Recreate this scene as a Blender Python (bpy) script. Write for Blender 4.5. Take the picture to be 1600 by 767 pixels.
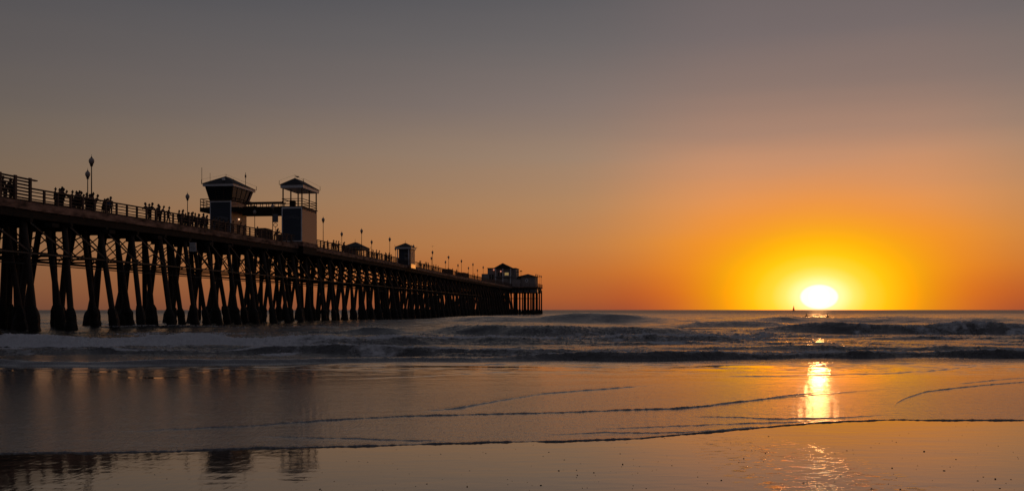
import bpy, math, random
import numpy as np
from mathutils import Vector, Matrix

random.seed(7)
R = math.radians
scn = bpy.context.scene
for o in list(bpy.data.objects):
    bpy.data.objects.remove(o)

# ------------------------------------------------------------------ camera
EYE = 1.8                                   # metres above the still sea
cam_d = bpy.data.cameras.new('camera')
cam = bpy.data.objects.new('camera', cam_d)
scn.collection.objects.link(cam)
scn.camera = cam
cam.location = (0, 0, EYE)
cam.rotation_euler = (R(90), 0, 0)
cam_d.sensor_width = 36
cam_d.lens = 36 * 1500 / 1600
cam_d.shift_y = 100.5 / 1600
cam_d.clip_start = 0.1
cam_d.clip_end = 60000
scn.render.resolution_x, scn.render.resolution_y = 1024, 490

# ------------------------------------------------------------------ view
scn.view_settings.view_transform = 'Standard'
scn.view_settings.look = 'None'
scn.view_settings.exposure = 0
scn.view_settings.gamma = 1
scn.cycles.max_bounces = 6
scn.cycles.sample_clamp_indirect = 6

SUN_AZ, SUN_EL = R(17.74), R(1.9)

# ------------------------------------------------------------------ sky
def lin(c):
    out = []
    for v in c[:3]:
        v = v / 255
        out.append(v / 12.92 if v <= .04045 else ((v + .055) / 1.055) ** 2.4)
    return tuple(out) + (1,)

world = bpy.data.worlds.new('World')
scn.world = world
world.use_nodes = True
wn, wl = world.node_tree.nodes, world.node_tree.links
wn.clear()

def wmath(op, a, b=None, clamp=False):
    n = wn.new('ShaderNodeMath'); n.operation = op; n.use_clamp = clamp
    for i, v in enumerate((a, b)):
        if v is None: continue
        if isinstance(v, (int, float)): n.inputs[i].default_value = v
        else: wl.new(v, n.inputs[i])
    return n.outputs[0]

def wmap(v, a, b, c=0., d=1., kind='SMOOTHSTEP'):
    n = wn.new('ShaderNodeMapRange'); n.interpolation_type = kind
    wl.new(v, n.inputs['Value'])
    for k, x in (('From Min', a), ('From Max', b), ('To Min', c), ('To Max', d)):
        n.inputs[k].default_value = x
    return n.outputs[0]

def wramp(v, stops, scale):
    n = wn.new('ShaderNodeValToRGB')
    wl.new(wmath('DIVIDE', v, scale), n.inputs[0])
    e = n.color_ramp.elements
    e[0].position = stops[0][0] / scale; e[0].color = lin(stops[0][1])
    e[1].position = stops[-1][0] / scale; e[1].color = lin(stops[-1][1])
    for p, c in stops[1:-1]:
        k = e.new(p / scale); k.color = lin(c)
    return n.outputs[0]

def wmix(f, a, b, mode='MIX'):
    n = wn.new('ShaderNodeMix'); n.data_type = 'RGBA'; n.blend_type = mode
    if isinstance(f, (int, float)): n.inputs[0].default_value = f
    else: wl.new(f, n.inputs[0])
    wl.new(a, n.inputs[6])
    if isinstance(b, tuple): n.inputs[7].default_value = b
    else: wl.new(b, n.inputs[7])
    return n.outputs[2]

geo = wn.new('ShaderNodeTexCoord')
sep = wn.new('ShaderNodeSeparateXYZ')
wl.new(geo.outputs['Generated'], sep.inputs[0])
DEG = 180 / math.pi
# slow uneven wobble so that the bands are not perfectly regular
nz = wn.new('ShaderNodeTexNoise'); nz.inputs['Scale'].default_value = 1.0
nz.inputs['Detail'].default_value = 3
mp = wn.new('ShaderNodeMapping'); mp.inputs['Scale'].default_value = (2.2, 2.2, 22)
wl.new(geo.outputs['Generated'], mp.inputs[0]); wl.new(mp.outputs[0], nz.inputs['Vector'])
wob = wmath('SUBTRACT', nz.outputs[0], .5)
el0 = wmath('MULTIPLY', wmath('ARCSINE', sep.outputs[2]), DEG)
el = wmath('ADD', wmath('MAXIMUM', el0, 0.), wmath('MULTIPLY', wob, wmap(el0, .4, 8, 0, 1.6)))
az = wmath('ARCTAN2', sep.outputs[0], sep.outputs[1])
da = wmath('SUBTRACT', az, SUN_AZ)
da = wmath('ARCTAN2', wmath('SINE', da), wmath('COSINE', da))
da = wmath('MULTIPLY', wmath('ABSOLUTE', da), DEG)
# elevation in degrees -> colour, at four distances in azimuth from the sun
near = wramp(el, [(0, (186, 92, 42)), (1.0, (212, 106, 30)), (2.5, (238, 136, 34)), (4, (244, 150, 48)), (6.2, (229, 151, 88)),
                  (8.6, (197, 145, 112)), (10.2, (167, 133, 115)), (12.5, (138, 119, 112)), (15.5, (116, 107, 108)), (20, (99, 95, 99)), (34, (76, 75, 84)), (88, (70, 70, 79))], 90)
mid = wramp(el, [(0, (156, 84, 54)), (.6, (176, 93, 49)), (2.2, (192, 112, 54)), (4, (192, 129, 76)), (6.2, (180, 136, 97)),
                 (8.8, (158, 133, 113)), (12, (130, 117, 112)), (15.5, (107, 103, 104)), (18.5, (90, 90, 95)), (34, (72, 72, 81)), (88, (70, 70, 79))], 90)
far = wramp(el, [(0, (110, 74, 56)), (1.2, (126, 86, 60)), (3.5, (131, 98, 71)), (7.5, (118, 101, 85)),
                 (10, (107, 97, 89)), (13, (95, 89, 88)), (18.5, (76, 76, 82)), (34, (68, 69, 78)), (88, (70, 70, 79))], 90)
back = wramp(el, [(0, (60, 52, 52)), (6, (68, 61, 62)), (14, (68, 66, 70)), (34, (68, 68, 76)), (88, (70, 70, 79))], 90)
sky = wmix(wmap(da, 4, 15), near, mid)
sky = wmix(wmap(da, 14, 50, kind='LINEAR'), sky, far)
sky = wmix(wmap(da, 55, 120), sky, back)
# the glow: ellipses round the sun
dag = wmath('MULTIPLY', da, 1.07)
del_ = wmath('MULTIPLY', wmath('SUBTRACT', el0, .78), 1.62)
rr = wmath('SQRT', wmath('ADD', wmath('POWER', dag, 2), wmath('POWER', del_, 2)))
rr = wmath('ADD', rr, wmath('MULTIPLY', wob, wmap(rr, 2, 8, 0, 1.3)))
glow = wramp(rr, [(0, (255, 246, 205)), (1.3, (255, 242, 172)), (2.0, (255, 235, 112)), (2.8, (255, 225, 58)), (3.9, (255, 208, 20)),
                  (5.3, (255, 188, 6)), (6.8, (255, 170, 14)), (8.6, (250, 154, 28)), (12, (240, 142, 42))], 20)
sky = wmix(wmap(rr, 3.2, 12.2, 1, 0), sky, glow)
rd = wn.new('ShaderNodeCombineXYZ'); rd.inputs[0].default_value = 1
wl.new(wmath('SUBTRACT', 1., wmath('MULTIPLY', wmath('MULTIPLY', wmap(el0, 0, 3.0, .17, 0), wmap(da, 2, 6, 0, 1)), wmap(da, 8, 15, 1, 0))), rd.inputs[1]); rd.inputs[2].default_value = 1
sky = wmix(1., sky, rd.outputs[0], 'MULTIPLY')
# the glow is far brighter than film can hold: its red, then its green, go past white
cb_ = wn.new('ShaderNodeCombineXYZ')
wl.new(wmap(rr, .5, 6.6, 4.0, 1, 'SMOOTHERSTEP'), cb_.inputs[0]); wl.new(wmap(rr, .8, 3.0, 1.25, 1), cb_.inputs[1]); cb_.inputs[2].default_value = 1
sky = wmix(1., sky, cb_.outputs[0], 'MULTIPLY')
# the flattened, overexposed disc of the sun
e_d = wmath('SUBTRACT', el0, .74)
disc = wmath('SQRT', wmath('ADD', wmath('POWER', wmath('DIVIDE', da, 1.04), 2), wmath('POWER', wmath('DIVIDE', e_d, .70), 2)))
sky = wmix(wmap(disc, .9, 1.06, 1, 0), sky, (1.5, 1.2, 1.02, 1))
core = wmath('SQRT', wmath('ADD', wmath('POWER', da, 2), wmath('POWER', e_d, 2)))
sky = wmix(wmap(core, .25, .6, 1, 0), sky, (9, 6.6, 3.2, 1))
nish = wn.new('ShaderNodeTexSky'); nish.sky_type = 'NISHITA'; nish.sun_disc = False
nish.sun_elevation = SUN_EL; nish.sun_rotation = SUN_AZ
nish.dust_density = 4; nish.air_density = 1.5
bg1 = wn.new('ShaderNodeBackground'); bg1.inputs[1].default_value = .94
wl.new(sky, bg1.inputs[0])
bg2 = wn.new('ShaderNodeBackground'); bg2.inputs[1].default_value = .004
wl.new(nish.outputs[0], bg2.inputs[0])
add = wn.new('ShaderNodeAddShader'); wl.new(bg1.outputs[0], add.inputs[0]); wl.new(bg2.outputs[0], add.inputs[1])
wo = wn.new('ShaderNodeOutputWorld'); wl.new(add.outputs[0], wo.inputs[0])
world.cycles.sampling_method = 'MANUAL'; world.cycles.sample_map_resolution = 2048

# ------------------------------------------------------------------ sun
sd = bpy.data.lights.new('sun', 'SUN'); sd.energy = .02; sd.angle = R(.9); sd.color = (1, .42, .13)
sun = bpy.data.objects.new('sun', sd); scn.collection.objects.link(sun)
dirv = Vector((math.sin(SUN_AZ) * math.cos(SUN_EL), math.cos(SUN_AZ) * math.cos(SUN_EL), math.sin(SUN_EL)))
sun.rotation_euler = dirv.to_track_quat('Z', 'Y').to_euler()

# ================================================================== helpers
COL = scn.collection

def tag(o, label=None, cat=None, group=None, kind=None):
    if label: o['label'] = label
    if cat: o['category'] = cat
    if group: o['group'] = group
    if kind: o['kind'] = kind
    return o

def empty(name, loc=(0, 0, 0), rz=0.):
    o = bpy.data.objects.new(name, None); COL.objects.link(o)
    o.location = loc; o.rotation_euler = (0, 0, rz); o.empty_display_size = .3
    return o

def material(name, color, rough=.7, noise=.25, scale=3., metal=0., spec=.5, stretch=(1, 1, 1), bump=.0, c2=None, emit=None, es=1.):
    m = bpy.data.materials.new(name); m.use_nodes = True
    nt = m.node_tree; n, l = nt.nodes, nt.links
    b = n['Principled BSDF']
    b.inputs['Roughness'].default_value = rough
    b.inputs['Metallic'].default_value = metal
    b.inputs['Specular IOR Level'].default_value = spec
    tc = n.new('ShaderNodeTexCoord'); mpn = n.new('ShaderNodeMapping'); mpn.inputs['Scale'].default_value = stretch
    l.new(tc.outputs['Object'], mpn.inputs[0])
    t = n.new('ShaderNodeTexNoise'); t.inputs['Scale'].default_value = scale; t.inputs['Detail'].default_value = 6
    l.new(mpn.outputs[0], t.inputs['Vector'])
    r = n.new('ShaderNodeValToRGB'); l.new(t.outputs[0], r.inputs[0])
    c2 = c2 or tuple(v * (1 - noise * 1.6) for v in color)
    r.color_ramp.elements[0].position = .3; r.color_ramp.elements[0].color = tuple(c2) + (1,)
    r.color_ramp.elements[1].position = .7; r.color_ramp.elements[1].color = tuple(min(1, v * (1 + noise * .4)) for v in color) + (1,)
    l.new(r.outputs[0], b.inputs['Base Color'])
    if bump:
        bp = n.new('ShaderNodeBump'); bp.inputs['Strength'].default_value = bump; bp.inputs['Distance'].default_value = .05
        l.new(t.outputs[0], bp.inputs['Height']); l.new(bp.outputs[0], b.inputs['Normal'])
    if emit:
        b.inputs['Emission Color'].default_value = tuple(emit) + (1,); b.inputs['Emission Strength'].default_value = es
    return m

M = {
    'timber': material('weathered_timber', (.17, .105, .08), .85, .45, 2.2, stretch=(1, .25, 3), bump=.4),
    'fascia': material('fascia_board', (.36, .21, .16), .85, .6, 1.1, stretch=(1, .6, 2), bump=.3),
    'pile': material('tarred_pile', (.055, .038, .03), .8, .4, 2.5, stretch=(2, 2, .4), bump=.4),
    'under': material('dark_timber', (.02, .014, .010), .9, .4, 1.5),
    'growth': material('mussel_growth', (.02, .018, .016), .8, .5, 9, bump=.8),
    'steel': material('galvanised_steel', (.075, .066, .06), .7, .35, 3),
    'iron': material('dark_iron', (.03, .028, .027), .5, .2, 5, metal=.3),
    'globe': material('lamp_globe', (.40, .33, .30), .35, .1, 3),
    'navy': material('navy_siding', (.040, .052, .080), .6, .2, 1.2, stretch=(.3, .3, 5)),
    'shingle': material('cream_shingle', (.60, .36, .28), .52, .22, 5, stretch=(1, 1, 3), bump=.5),
    'white': material('white_trim', (.78, .78, .82), .42, .12, 3),
    'roof': material('dark_roof_tiles', (.03, .027, .026), .8, .3, 6, bump=.5),
    'glass': material('dark_glass', (.02, .022, .026), .08, .1, 2),
    'grey': material('grey_paint', (.15, .15, .165), .7, .2, 2),
    'wood2': material('brown_crate_wood', (.09, .055, .04), .8, .3, 3),
    'sail': material('sail_cloth', (.45, .30, .20), .8, .1, 3),
    'lamp_on': material('lit_lamp', (.9, .8, .7), .5, .02, 3, emit=(1, .62, .36), es=1.3),
    'pink_on': material('lit_lamp_pink', (.9, .5, .4), .5, .02, 3, emit=(1, .34, .2), es=.7),
    'skin': material('skin', (.25, .14, .10), .6, .1, 5),
    'hair': material('dark_hair', (.02, .014, .01), .6, .2, 9),
    'letter': material('sign_letters', (.13, .14, .17), .7, .1, 4),
    'bird': material('feathers', (.05, .045, .045), .8, .3, 9),
    'plank': material('hazed_plank_wall', (.36, .31, .30), .8, .15, 2),  # distant walls: tone lightened, the haze is put into the colour
    'gloss': material('varnished_board', (.5, .34, .24), .22, .1, 2),
    'board': material('surfboard_resin', (.25, .24, .22), .3, .1, 3),
    'pebble': material('wet_pebble', (.02, .017, .015), .35, .4, 30),
}
CLOTH = [material('cloth_%s' % n, c, .9, .2, 8) for n, c in (
    ('black', (.012, .012, .014)), ('navy', (.02, .028, .05)), ('charcoal', (.03, .03, .032)), ('brown', (.05, .028, .018)),
    ('grey', (.08, .08, .09)), ('blue', (.03, .12, .25)), ('maroon', (.06, .015, .015)), ('olive', (.035, .035, .02)))]


class MB:
    """gathers simple solids and links them as ONE mesh object"""
    def __init__(s): s.v, s.f = [], []
    def add(s, vs, fs):
        k = len(s.v); s.v += [tuple(v) for v in vs]; s.f += [tuple(i + k for i in f) for f in fs]; return s
    def box(s, x0, x1, y0, y1, z0, z1):
        return s.add([(x, y, z) for z in (z0, z1) for (x, y) in ((x0, y0), (x1, y0), (x1, y1), (x0, y1))],
                     [(3, 2, 1, 0), (4, 5, 6, 7), (0, 1, 5, 4), (1, 2, 6, 5), (2, 3, 7, 6), (3, 0, 4, 7)])
    def loft(s, rings, cap=True):
        n = len(rings[0]); vs = [p for r in rings for p in r]; fs = []
        for k in range(len(rings) - 1):
            for i in range(n):
                j = (i + 1) % n
                fs.append((k * n + i, k * n + j, (k + 1) * n + j, (k + 1) * n + i))
        if cap:
            fs.append(tuple(reversed(range(n)))); fs.append(tuple(range((len(rings) - 1) * n, len(rings) * n)))
        return s.add(vs, fs)
    def bar(s, p, q, w, h=None):
        h = h or w; p, q = Vector(p), Vector(q); d = (q - p).normalized()
        up = Vector((0, 0, 1)) if abs(d.z) < .98 else Vector((0, 1, 0))
        a = d.cross(up).normalized(); b = a.cross(d).normalized()
        o = [a * (w / 2) * i + b * (h / 2) * j for i, j in ((-1, -1), (1, -1), (1, 1), (-1, 1))]
        return s.loft([[p + k for k in o], [q + k for k in o]])
    def tube(s, pts, rad, n=8):
        pts = [Vector(p) for p in pts]
        if not hasattr(rad, '__len__'): rad = [rad] * len(pts)
        rings = []
        for i, p in enumerate(pts):
            d = (pts[min(i + 1, len(pts) - 1)] - pts[max(i - 1, 0)]).normalized()
            up = Vector((0, 0, 1)) if abs(d.z) < .9 else Vector((0, 1, 0))
            a = d.cross(up).normalized(); b = a.cross(d).normalized()
            rings.append([p + (a * math.cos(t) + b * math.sin(t)) * rad[i] for t in [2 * math.pi * k / n for k in range(n)]])
        return s.loft(rings)
    def lathe(s, prof, n=12, c=(0, 0)):
        return s.loft([[(c[0] + r * math.cos(t), c[1] + r * math.sin(t), z) for t in [2 * math.pi * k / n for k in range(n)]] for r, z in prof])
    def build(s, name, mat, parent=None, smooth=False):
        me = bpy.data.meshes.new(name); me.from_pydata(s.v, [], s.f); me.materials.append(mat)
        if smooth:
            me.polygons.foreach_set('use_smooth', [True] * len(me.polygons))
        o = bpy.data.objects.new(name, me); COL.objects.link(o); o.parent = parent
        return o

def copy_tree(o, parent=None):
    c = o.copy(); COL.objects.link(c); c.parent = parent
    for ch in o.children: copy_tree(ch, c)
    return c

# ================================================================== ground, sea
SLOPE = .008
def q_of(x): return (x - 800) / 1500.
def sand_Y(y):                     # how far out the beach shows at row y
    return (EYE - SLOPE * 33) / ((y - 484) / 1500. - SLOPE)
def sea_Y(y): return EYE * 1500. / (y - 484)

rng = np.random.default_rng(5)
def tile(n, lo, hi, beta=1.0, ax=1., ay=1., seed=0):
    """periodic filtered noise, unit variance; frequencies lo..hi cycles per tile"""
    g = np.random.default_rng(seed)
    F = np.fft.fft2(g.standard_normal((n, n)))
    fx = np.fft.fftfreq(n)[None, :] * n * ax; fy = np.fft.fftfreq(n)[:, None] * n * ay
    k = np.sqrt(fx ** 2 + fy ** 2) + 1e-6
    w = np.where((k >= lo) & (k <= hi), k ** -beta, 0)
    r = np.real(np.fft.ifft2(F * w)); return (r / r.std()).astype(np.float32)
def samp(T, u, v):
    n = T.shape[0]; u = (u % 1.) * n; v = (v % 1.) * n
    i = np.floor(u).astype(int); j = np.floor(v).astype(int); a = u - i; b = v - j
    i %= n; j %= n; i2 = (i + 1) % n; j2 = (j + 1) % n
    return (T[j, i] * (1 - a) * (1 - b) + T[j, i2] * a * (1 - b) + T[j2, i] * (1 - a) * b + T[j2, i2] * a * b)

def grid_mesh(name, X, Y, Z, attrs, mat):
    nr, nc = X.shape
    co = np.stack([X, Y, Z], -1).reshape(-1, 3).astype(np.float32)
    i = np.arange(nr - 1)[:, None] * nc + np.arange(nc - 1)[None, :]
    quads = np.stack([i, i + 1, i + nc + 1, i + nc], -1).reshape(-1).astype(np.int32)
    nf = (nr - 1) * (nc - 1)
    me = bpy.data.meshes.new(name)
    me.vertices.add(nr * nc); me.vertices.foreach_set('co', co.ravel())
    me.loops.add(nf * 4); me.loops.foreach_set('vertex_index', quads)
    me.polygons.add(nf); me.polygons.foreach_set('loop_start', np.arange(0, nf * 4, 4, dtype=np.int32))
    try: me.polygons.foreach_set('loop_total', np.full(nf, 4, dtype=np.int32))
    except Exception: pass
    me.polygons.foreach_set('use_smooth', np.ones(nf, dtype=bool))
    me.update(calc_edges=True)
    for k, a in attrs.items():
        at = me.attributes.new(k, 'FLOAT', 'POINT'); at.data.foreach_set('value', a.ravel().astype(np.float32))
    me.materials.append(mat)
    o = bpy.data.objects.new(name, me); COL.objects.link(o)
    tag(o, kind='structure')
    return o

# ---- materials of water and sand
def nmat(name):
    m = bpy.data.materials.new(name); m.use_nodes = True
    return m, m.node_tree.nodes, m.node_tree.links, m.node_tree.nodes['Principled BSDF']

def mk_noise(n, l, vec, scale, stretch, detail=4, rough=.55):
    mpn = n.new('ShaderNodeMapping'); mpn.inputs['Scale'].default_value = stretch; l.new(vec, mpn.inputs[0])
    t = n.new('ShaderNodeTexNoise'); t.inputs['Scale'].default_value = scale; t.inputs['Detail'].default_value = detail
    t.inputs['Roughness'].default_value = rough; l.new(mpn.outputs[0], t.inputs['Vector'])
    return t.outputs[0]
def mk_math(n, l, op, a, b=0., c=None, clamp=False):
    k = n.new('ShaderNodeMath'); k.operation = op; k.use_clamp = clamp
    for i, v in enumerate((a, b, c)):
        if v is None: continue
        if isinstance(v, (int, float)): k.inputs[i].default_value = v
        else: l.new(v, k.inputs[i])
    return k.outputs[0]
def mk_map(n, l, v, a, b, c=0., d=1.):
    k = n.new('ShaderNodeMapRange'); k.interpolation_type = 'SMOOTHSTEP'; l.new(v, k.inputs[0])
    for i, x in zip((1, 2, 3, 4), (a, b, c, d)): k.inputs[i].default_value = x
    return k.outputs[0]
def mk_mix(n, l, f, a, b):
    k = n.new('ShaderNodeMix'); k.data_type = 'RGBA'
    if isinstance(f, (int, float)): k.inputs[0].default_value = f
    else: l.new(f, k.inputs[0])
    for i, v in ((6, a), (7, b)):
        if isinstance(v, tuple): k.inputs[i].default_value = v
        else: l.new(v, k.inputs[i])
    return k.outputs[2]

def water_material():
    m, n, l, b = nmat('sea_water')
    tc = n.new('ShaderNodeTexCoord').outputs['Object']
    def attr(k):
        a = n.new('ShaderNodeAttribute'); a.attribute_name = k; return a.outputs['Fac']
    foam, film = attr('foam'), attr('film')
    fn = mk_noise(n, l, tc, 2.2, (1, .8, 2), 8, .7)
    fm = mk_map(n, l, mk_math(n, l, 'ADD', mk_math(n, l, 'MULTIPLY', foam, 1.1), mk_math(n, l, 'SUBTRACT', fn, .95)), -.08, .22)
    water_c = mk_mix(n, l, film, (.020, .018, .017, 1), (.10, .092, .088, 1))
    # bubbles left on the thin sheet
    spk = mk_map(n, l, mk_noise(n, l, tc, 22, (1, .12, 1), 6, .85), .48, .58)
    l.new(mk_math(n, l, 'SUBTRACT', .5, mk_math(n, l, 'MULTIPLY', mk_math(n, l, 'MULTIPLY', spk, film), .42)), b.inputs['Specular IOR Level'])
    water_c = mk_mix(n, l, mk_math(n, l, 'MULTIPLY', spk, mk_math(n, l, 'MULTIPLY', film, .8)), water_c, (.30, .29, .29, 1))
    l.new(mk_mix(n, l, fm, water_c, (.78, .78, .80, 1)), b.inputs['Base Color'])
    rough = mk_math(n, l, 'ADD', mk_math(n, l, 'MULTIPLY', film, -.02), .12)
    spy = n.new('ShaderNodeSeparateXYZ'); l.new(tc, spy.inputs[0])
    rough = mk_math(n, l, 'ADD', rough, mk_map(n, l, spy.outputs[1], 60, 700, 0, .24))
    rough = mk_math(n, l, 'ADD', rough, mk_map(n, l, spy.outputs[1], 17, 30, .07, 0))
    rr_ = mk_math(n, l, 'MAXIMUM', rough, mk_math(n, l, 'MULTIPLY', fm, .75))
    l.new(rr_, b.inputs['Roughness'])
    b.inputs['IOR'].default_value = 1.62
    # ripples
    r1 = mk_noise(n, l, tc, 1.6, (.55, 1, 1), 6, .62)
    r2 = mk_noise(n, l, tc, 9, (.6, 1, 1), 5, .65)
    r3 = mk_noise(n, l, tc, 16, (1, .5, 1), 6, .75)
    sea = mk_math(n, l, 'ADD', mk_math(n, l, 'MULTIPLY', r1, .16), mk_math(n, l, 'MULTIPLY', r2, .035))
    r4 = mk_noise(n, l, tc, 12, (1, .1, 1), 4, .6)
    thin = mk_math(n, l, 'ADD', mk_math(n, l, 'ADD', mk_math(n, l, 'MULTIPLY', r3, mk_map(n, l, spy.outputs[1], 17, 27, .0030, .0010)), mk_math(n, l, 'MULTIPLY', r4, .0012)), mk_math(n, l, 'MULTIPLY', r1, .0030))
    hgt = n.new('ShaderNodeMix'); hgt.data_type = 'FLOAT'
    l.new(film, hgt.inputs[0]); l.new(sea, hgt.inputs[2]); l.new(thin, hgt.inputs[3])
    tot = mk_math(n, l, 'ADD', hgt.outputs[0], mk_math(n, l, 'MULTIPLY', mk_math(n, l, 'MULTIPLY', fn, fm), .30))
    bp = n.new('ShaderNodeBump'); bp.inputs['Strength'].default_value = 1; bp.inputs['Distance'].default_value = 1
    l.new(tot, bp.inputs['Height']); l.new(bp.outputs[0], b.inputs['Normal'])
    return m

def sand_material():
    m, n, l, b = nmat('wet_sand')
    tc = n.new('ShaderNodeTexCoord').outputs['Object']
    big = mk_noise(n, l, tc, .35, (.4, 1, 1), 5, .6)
    fine = mk_noise(n, l, tc, 40, (1, 1, 1), 5, .7)
    c = mk_mix(n, l, mk_map(n, l, big, .35, .65), (.060, .045, .034, 1), (.095, .072, .055, 1))
    c = mk_mix(n, l, mk_map(n, l, fine, .5, .7, 0, .5), c, (.07, .052, .04, 1))
    l.new(c, b.inputs['Base Color'])
    l.new(mk_map(n, l, big, .3, .75, .02, .07), b.inputs['Roughness'])
    b.inputs['IOR'].default_value = 2.0
    wav = mk_noise(n, l, tc, 11, (1, .32, 1), 3, .5)
    sepx = n.new('ShaderNodeSeparateXYZ'); l.new(tc, sepx.inputs[0])
    leftw = mk_map(n, l, sepx.outputs[0], -3.2, -1.2, 1, .25)
    wav2 = mk_noise(n, l, tc, 30, (1, .3, 1), 3, .5)
    h = mk_math(n, l, 'ADD', mk_math(n, l, 'MULTIPLY', mk_math(n, l, 'ADD', mk_math(n, l, 'MULTIPLY', wav, .0011), mk_math(n, l, 'MULTIPLY', wav2, .00022)), leftw),
                mk_math(n, l, 'MULTIPLY', fine, .00004))
    rx = mk_math(n, l, 'MULTIPLY', mk_map(n, l, sepx.outputs[0], 1.9, 2.8), mk_map(n, l, sepx.outputs[0], 2.9, 4.0, 1, 0))
    rx = mk_math(n, l, 'MULTIPLY', rx, mk_map(n, l, sepx.outputs[1], 13.5, 8.6))
    rip = mk_map(n, l, mk_noise(n, l, tc, 12, (.5, 1, 1), 5, .62), .55, .76)
    h = mk_math(n, l, 'ADD', h, mk_math(n, l, 'MULTIPLY', mk_math(n, l, 'MULTIPLY', rip, rx), .0085))
    bp = n.new('ShaderNodeBump'); bp.inputs['Strength'].default_value = 1; bp.inputs['Distance'].default_value = 1
    l.new(h, bp.inputs['Height']); l.new(bp.outputs[0], b.inputs['Normal'])
    return m

# ---- sand: one sheet from behind the camera out under the sea to the horizon
def fan(Ys, qs):
    return np.asarray(Ys)[:, None] * np.asarray(qs)[None, :], np.repeat(np.asarray(Ys)[:, None], len(qs), 1)
T1 = tile(512, 2, 60, 1.4, seed=11)
T2 = tile(512, 4, 200, 1.0, seed=12)
def sand_h(X, Y):
    return SLOPE * (33 - Y)
ys = np.concatenate([[-400, -60, -20], np.arange(-8, 8, 1.), np.geomspace(8, 16, 260), np.geomspace(16.3, 60, 40), [120, 400, 2000, 30000]])
xs = np.concatenate([[-9000, -600, -60, -25], np.linspace(-14, 14, 360), [25, 60, 600, 9000]])
SX, SY = np.meshgrid(xs, ys)
SZ = np.where(SY < 60, sand_h(SX, SY), np.maximum(-4., sand_h(SX, SY)))
nearw = np.clip((16 - SY) / 2, 0, 1) * np.clip((SY - 6) / 2, 0, 1)
SZ = SZ + nearw * (samp(T1, SX / 14, SY / 7) * .0003 + samp(T2, SX / 3, SY / 1.5) * .00008)
sand = grid_mesh('sand', SX, SY, SZ, {}, sand_material())

# ---- the sea and its swash as one sheet
qs = np.concatenate([np.linspace(-1.3, -.62, 60)[:-1], np.linspace(-.62, .62, 1250), np.linspace(.62, 1.3, 60)[1:]])
Yr = np.concatenate([np.geomspace(10.2, 62, 800), np.geomspace(62, 150, 300)[1:], np.geomspace(150, 500, 160)[1:], np.geomspace(500, 30000, 50)[1:]])
X, Y = fan(Yr, qs)
Q = X / Y
def curve(pts, sea=False):
    px = np.array([p[0] for p in pts], float); fy = np.array([(sea_Y if sea else sand_Y)(p[1]) for p in pts])
    q = q_of(px)
    return np.interp(Q[0], q, fy)[None, :], (q[0], q[-1])
def smooth01(a, lo, hi):
    t = np.clip((a - lo) / (hi - lo), 0, 1); return t * t * (3 - 2 * t)

softp = np.logaddexp(0, (33 - Y) / 1.2) * 1.2
Z = SLOPE * softp
film = 1 - smooth01(Y, 30.5, 36)
foam = np.zeros_like(Z)
# edge of the swash
E0, _ = curve([(-900, 716), (-200, 711), (0, 709), (150, 708), (270, 706), (330, 703), (520, 698), (700, 693), (850, 691), (930, 688), (1000, 685), (1100, 676),
               (1200, 667), (1290, 660), (1400, 656), (1480, 657), (1600, 657), (2400, 656)])
wig = (samp(T1, Q[0] * .9, Q[0] * 0 + .3) * .035 + samp(T2, Q[0] * .9, Q[0] * 0 + .7) * .010)[None, :]
E0 = E0 + wig
def lip(E, h, w, back):
    u = Y - E
    return h * np.where(u < 0, 0, np.where(u < w, np.sin(np.clip(u / w, 0, 1) * math.pi / 2), np.exp(-np.clip(u - w, 0, 99) / back)))
vary = .75 + .35 * samp(T2, Q * 1.3, Y * 0 + .1)
u0 = Y - E0
Z = Z + np.where(u0 < 0, -.05, .006 * smooth01(u0, 0, .05)) + lip(E0, .012, .03, .08) * vary
# lines where one sheet of swash overruns the next
def line(pts, h=.018, w=.028, back=.06, thick=.005, e0=.25, e1=.22):
    global Z, foam
    E, (a, b) = curve(pts)
    E = E + (samp(T2, Q[0] * 1.1, Q[0] * 0 + pts[0][1] * .013) * .005 + samp(T1, Q[0] * 1.7, Q[0] * 0 + pts[0][0] * .017) * .05)[None, :]
    k = smooth01(Q, a, a + e0 * (b - a)) * (1 - smooth01(Q, b - e1 * (b - a), b))
    var = np.clip(.9 + .2 * samp(T2, Q * 1.3, Y * 0 + pts[0][1] * .01), .1, 2)
    Z = Z + k * var * (lip(E, h * .48, w, back) + thick * smooth01(Y - E, 0, w) * (1 - smooth01(Y - E, 1.5, 4)))
line([(90, 675), (200, 673), (400, 666), (520, 658), (660, 650), (800, 647), (950, 643), (1060, 639), (1120, 633), (1200, 623), (1290, 616), (1400, 607), (1480, 603)], h=.026)
line([(980, 643), (1080, 638), (1150, 629), (1230, 619), (1300, 611)], h=.016)
line([(640, 646), (720, 639), (790, 626), (850, 616), (940, 609), (1040, 601)], h=.030, w=.12, back=.3)
line([(1390, 655), (1394, 640), (1402, 630), (1420, 621), (1450, 612), (1530, 603), (1600, 597), (1800, 590), (1900, 588)], h=.030, w=.05, back=.12, e0=.06)
line([(1480, 602), (1540, 596), (1610, 590), (1660, 588)], h=.018)
line([(380, 682), (480, 685), (600, 688), (720, 690)], h=.010)
line([(840, 681), (950, 676), (1050, 677), (1130, 673), (1220, 664)], h=.013)
line([(1060, 652), (1200, 655), (1330, 653), (1400, 648)], h=.014)
line([(900, 672), (1080, 666), (1240, 660), (1340, 655)], h=.010)
line([(1060, 590), (1200, 588), (1400, 584), (1480, 578), (1540, 571), (1600, 566)], h=.022, w=.15, back=.4)
line([(640, 572), (800, 570), (900, 568), (1010, 570)], h=.02, w=.3, back=.6)
line([(520, 594), (640, 590), (760, 583), (860, 581)], h=.02, w=.3, back=.5)
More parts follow.
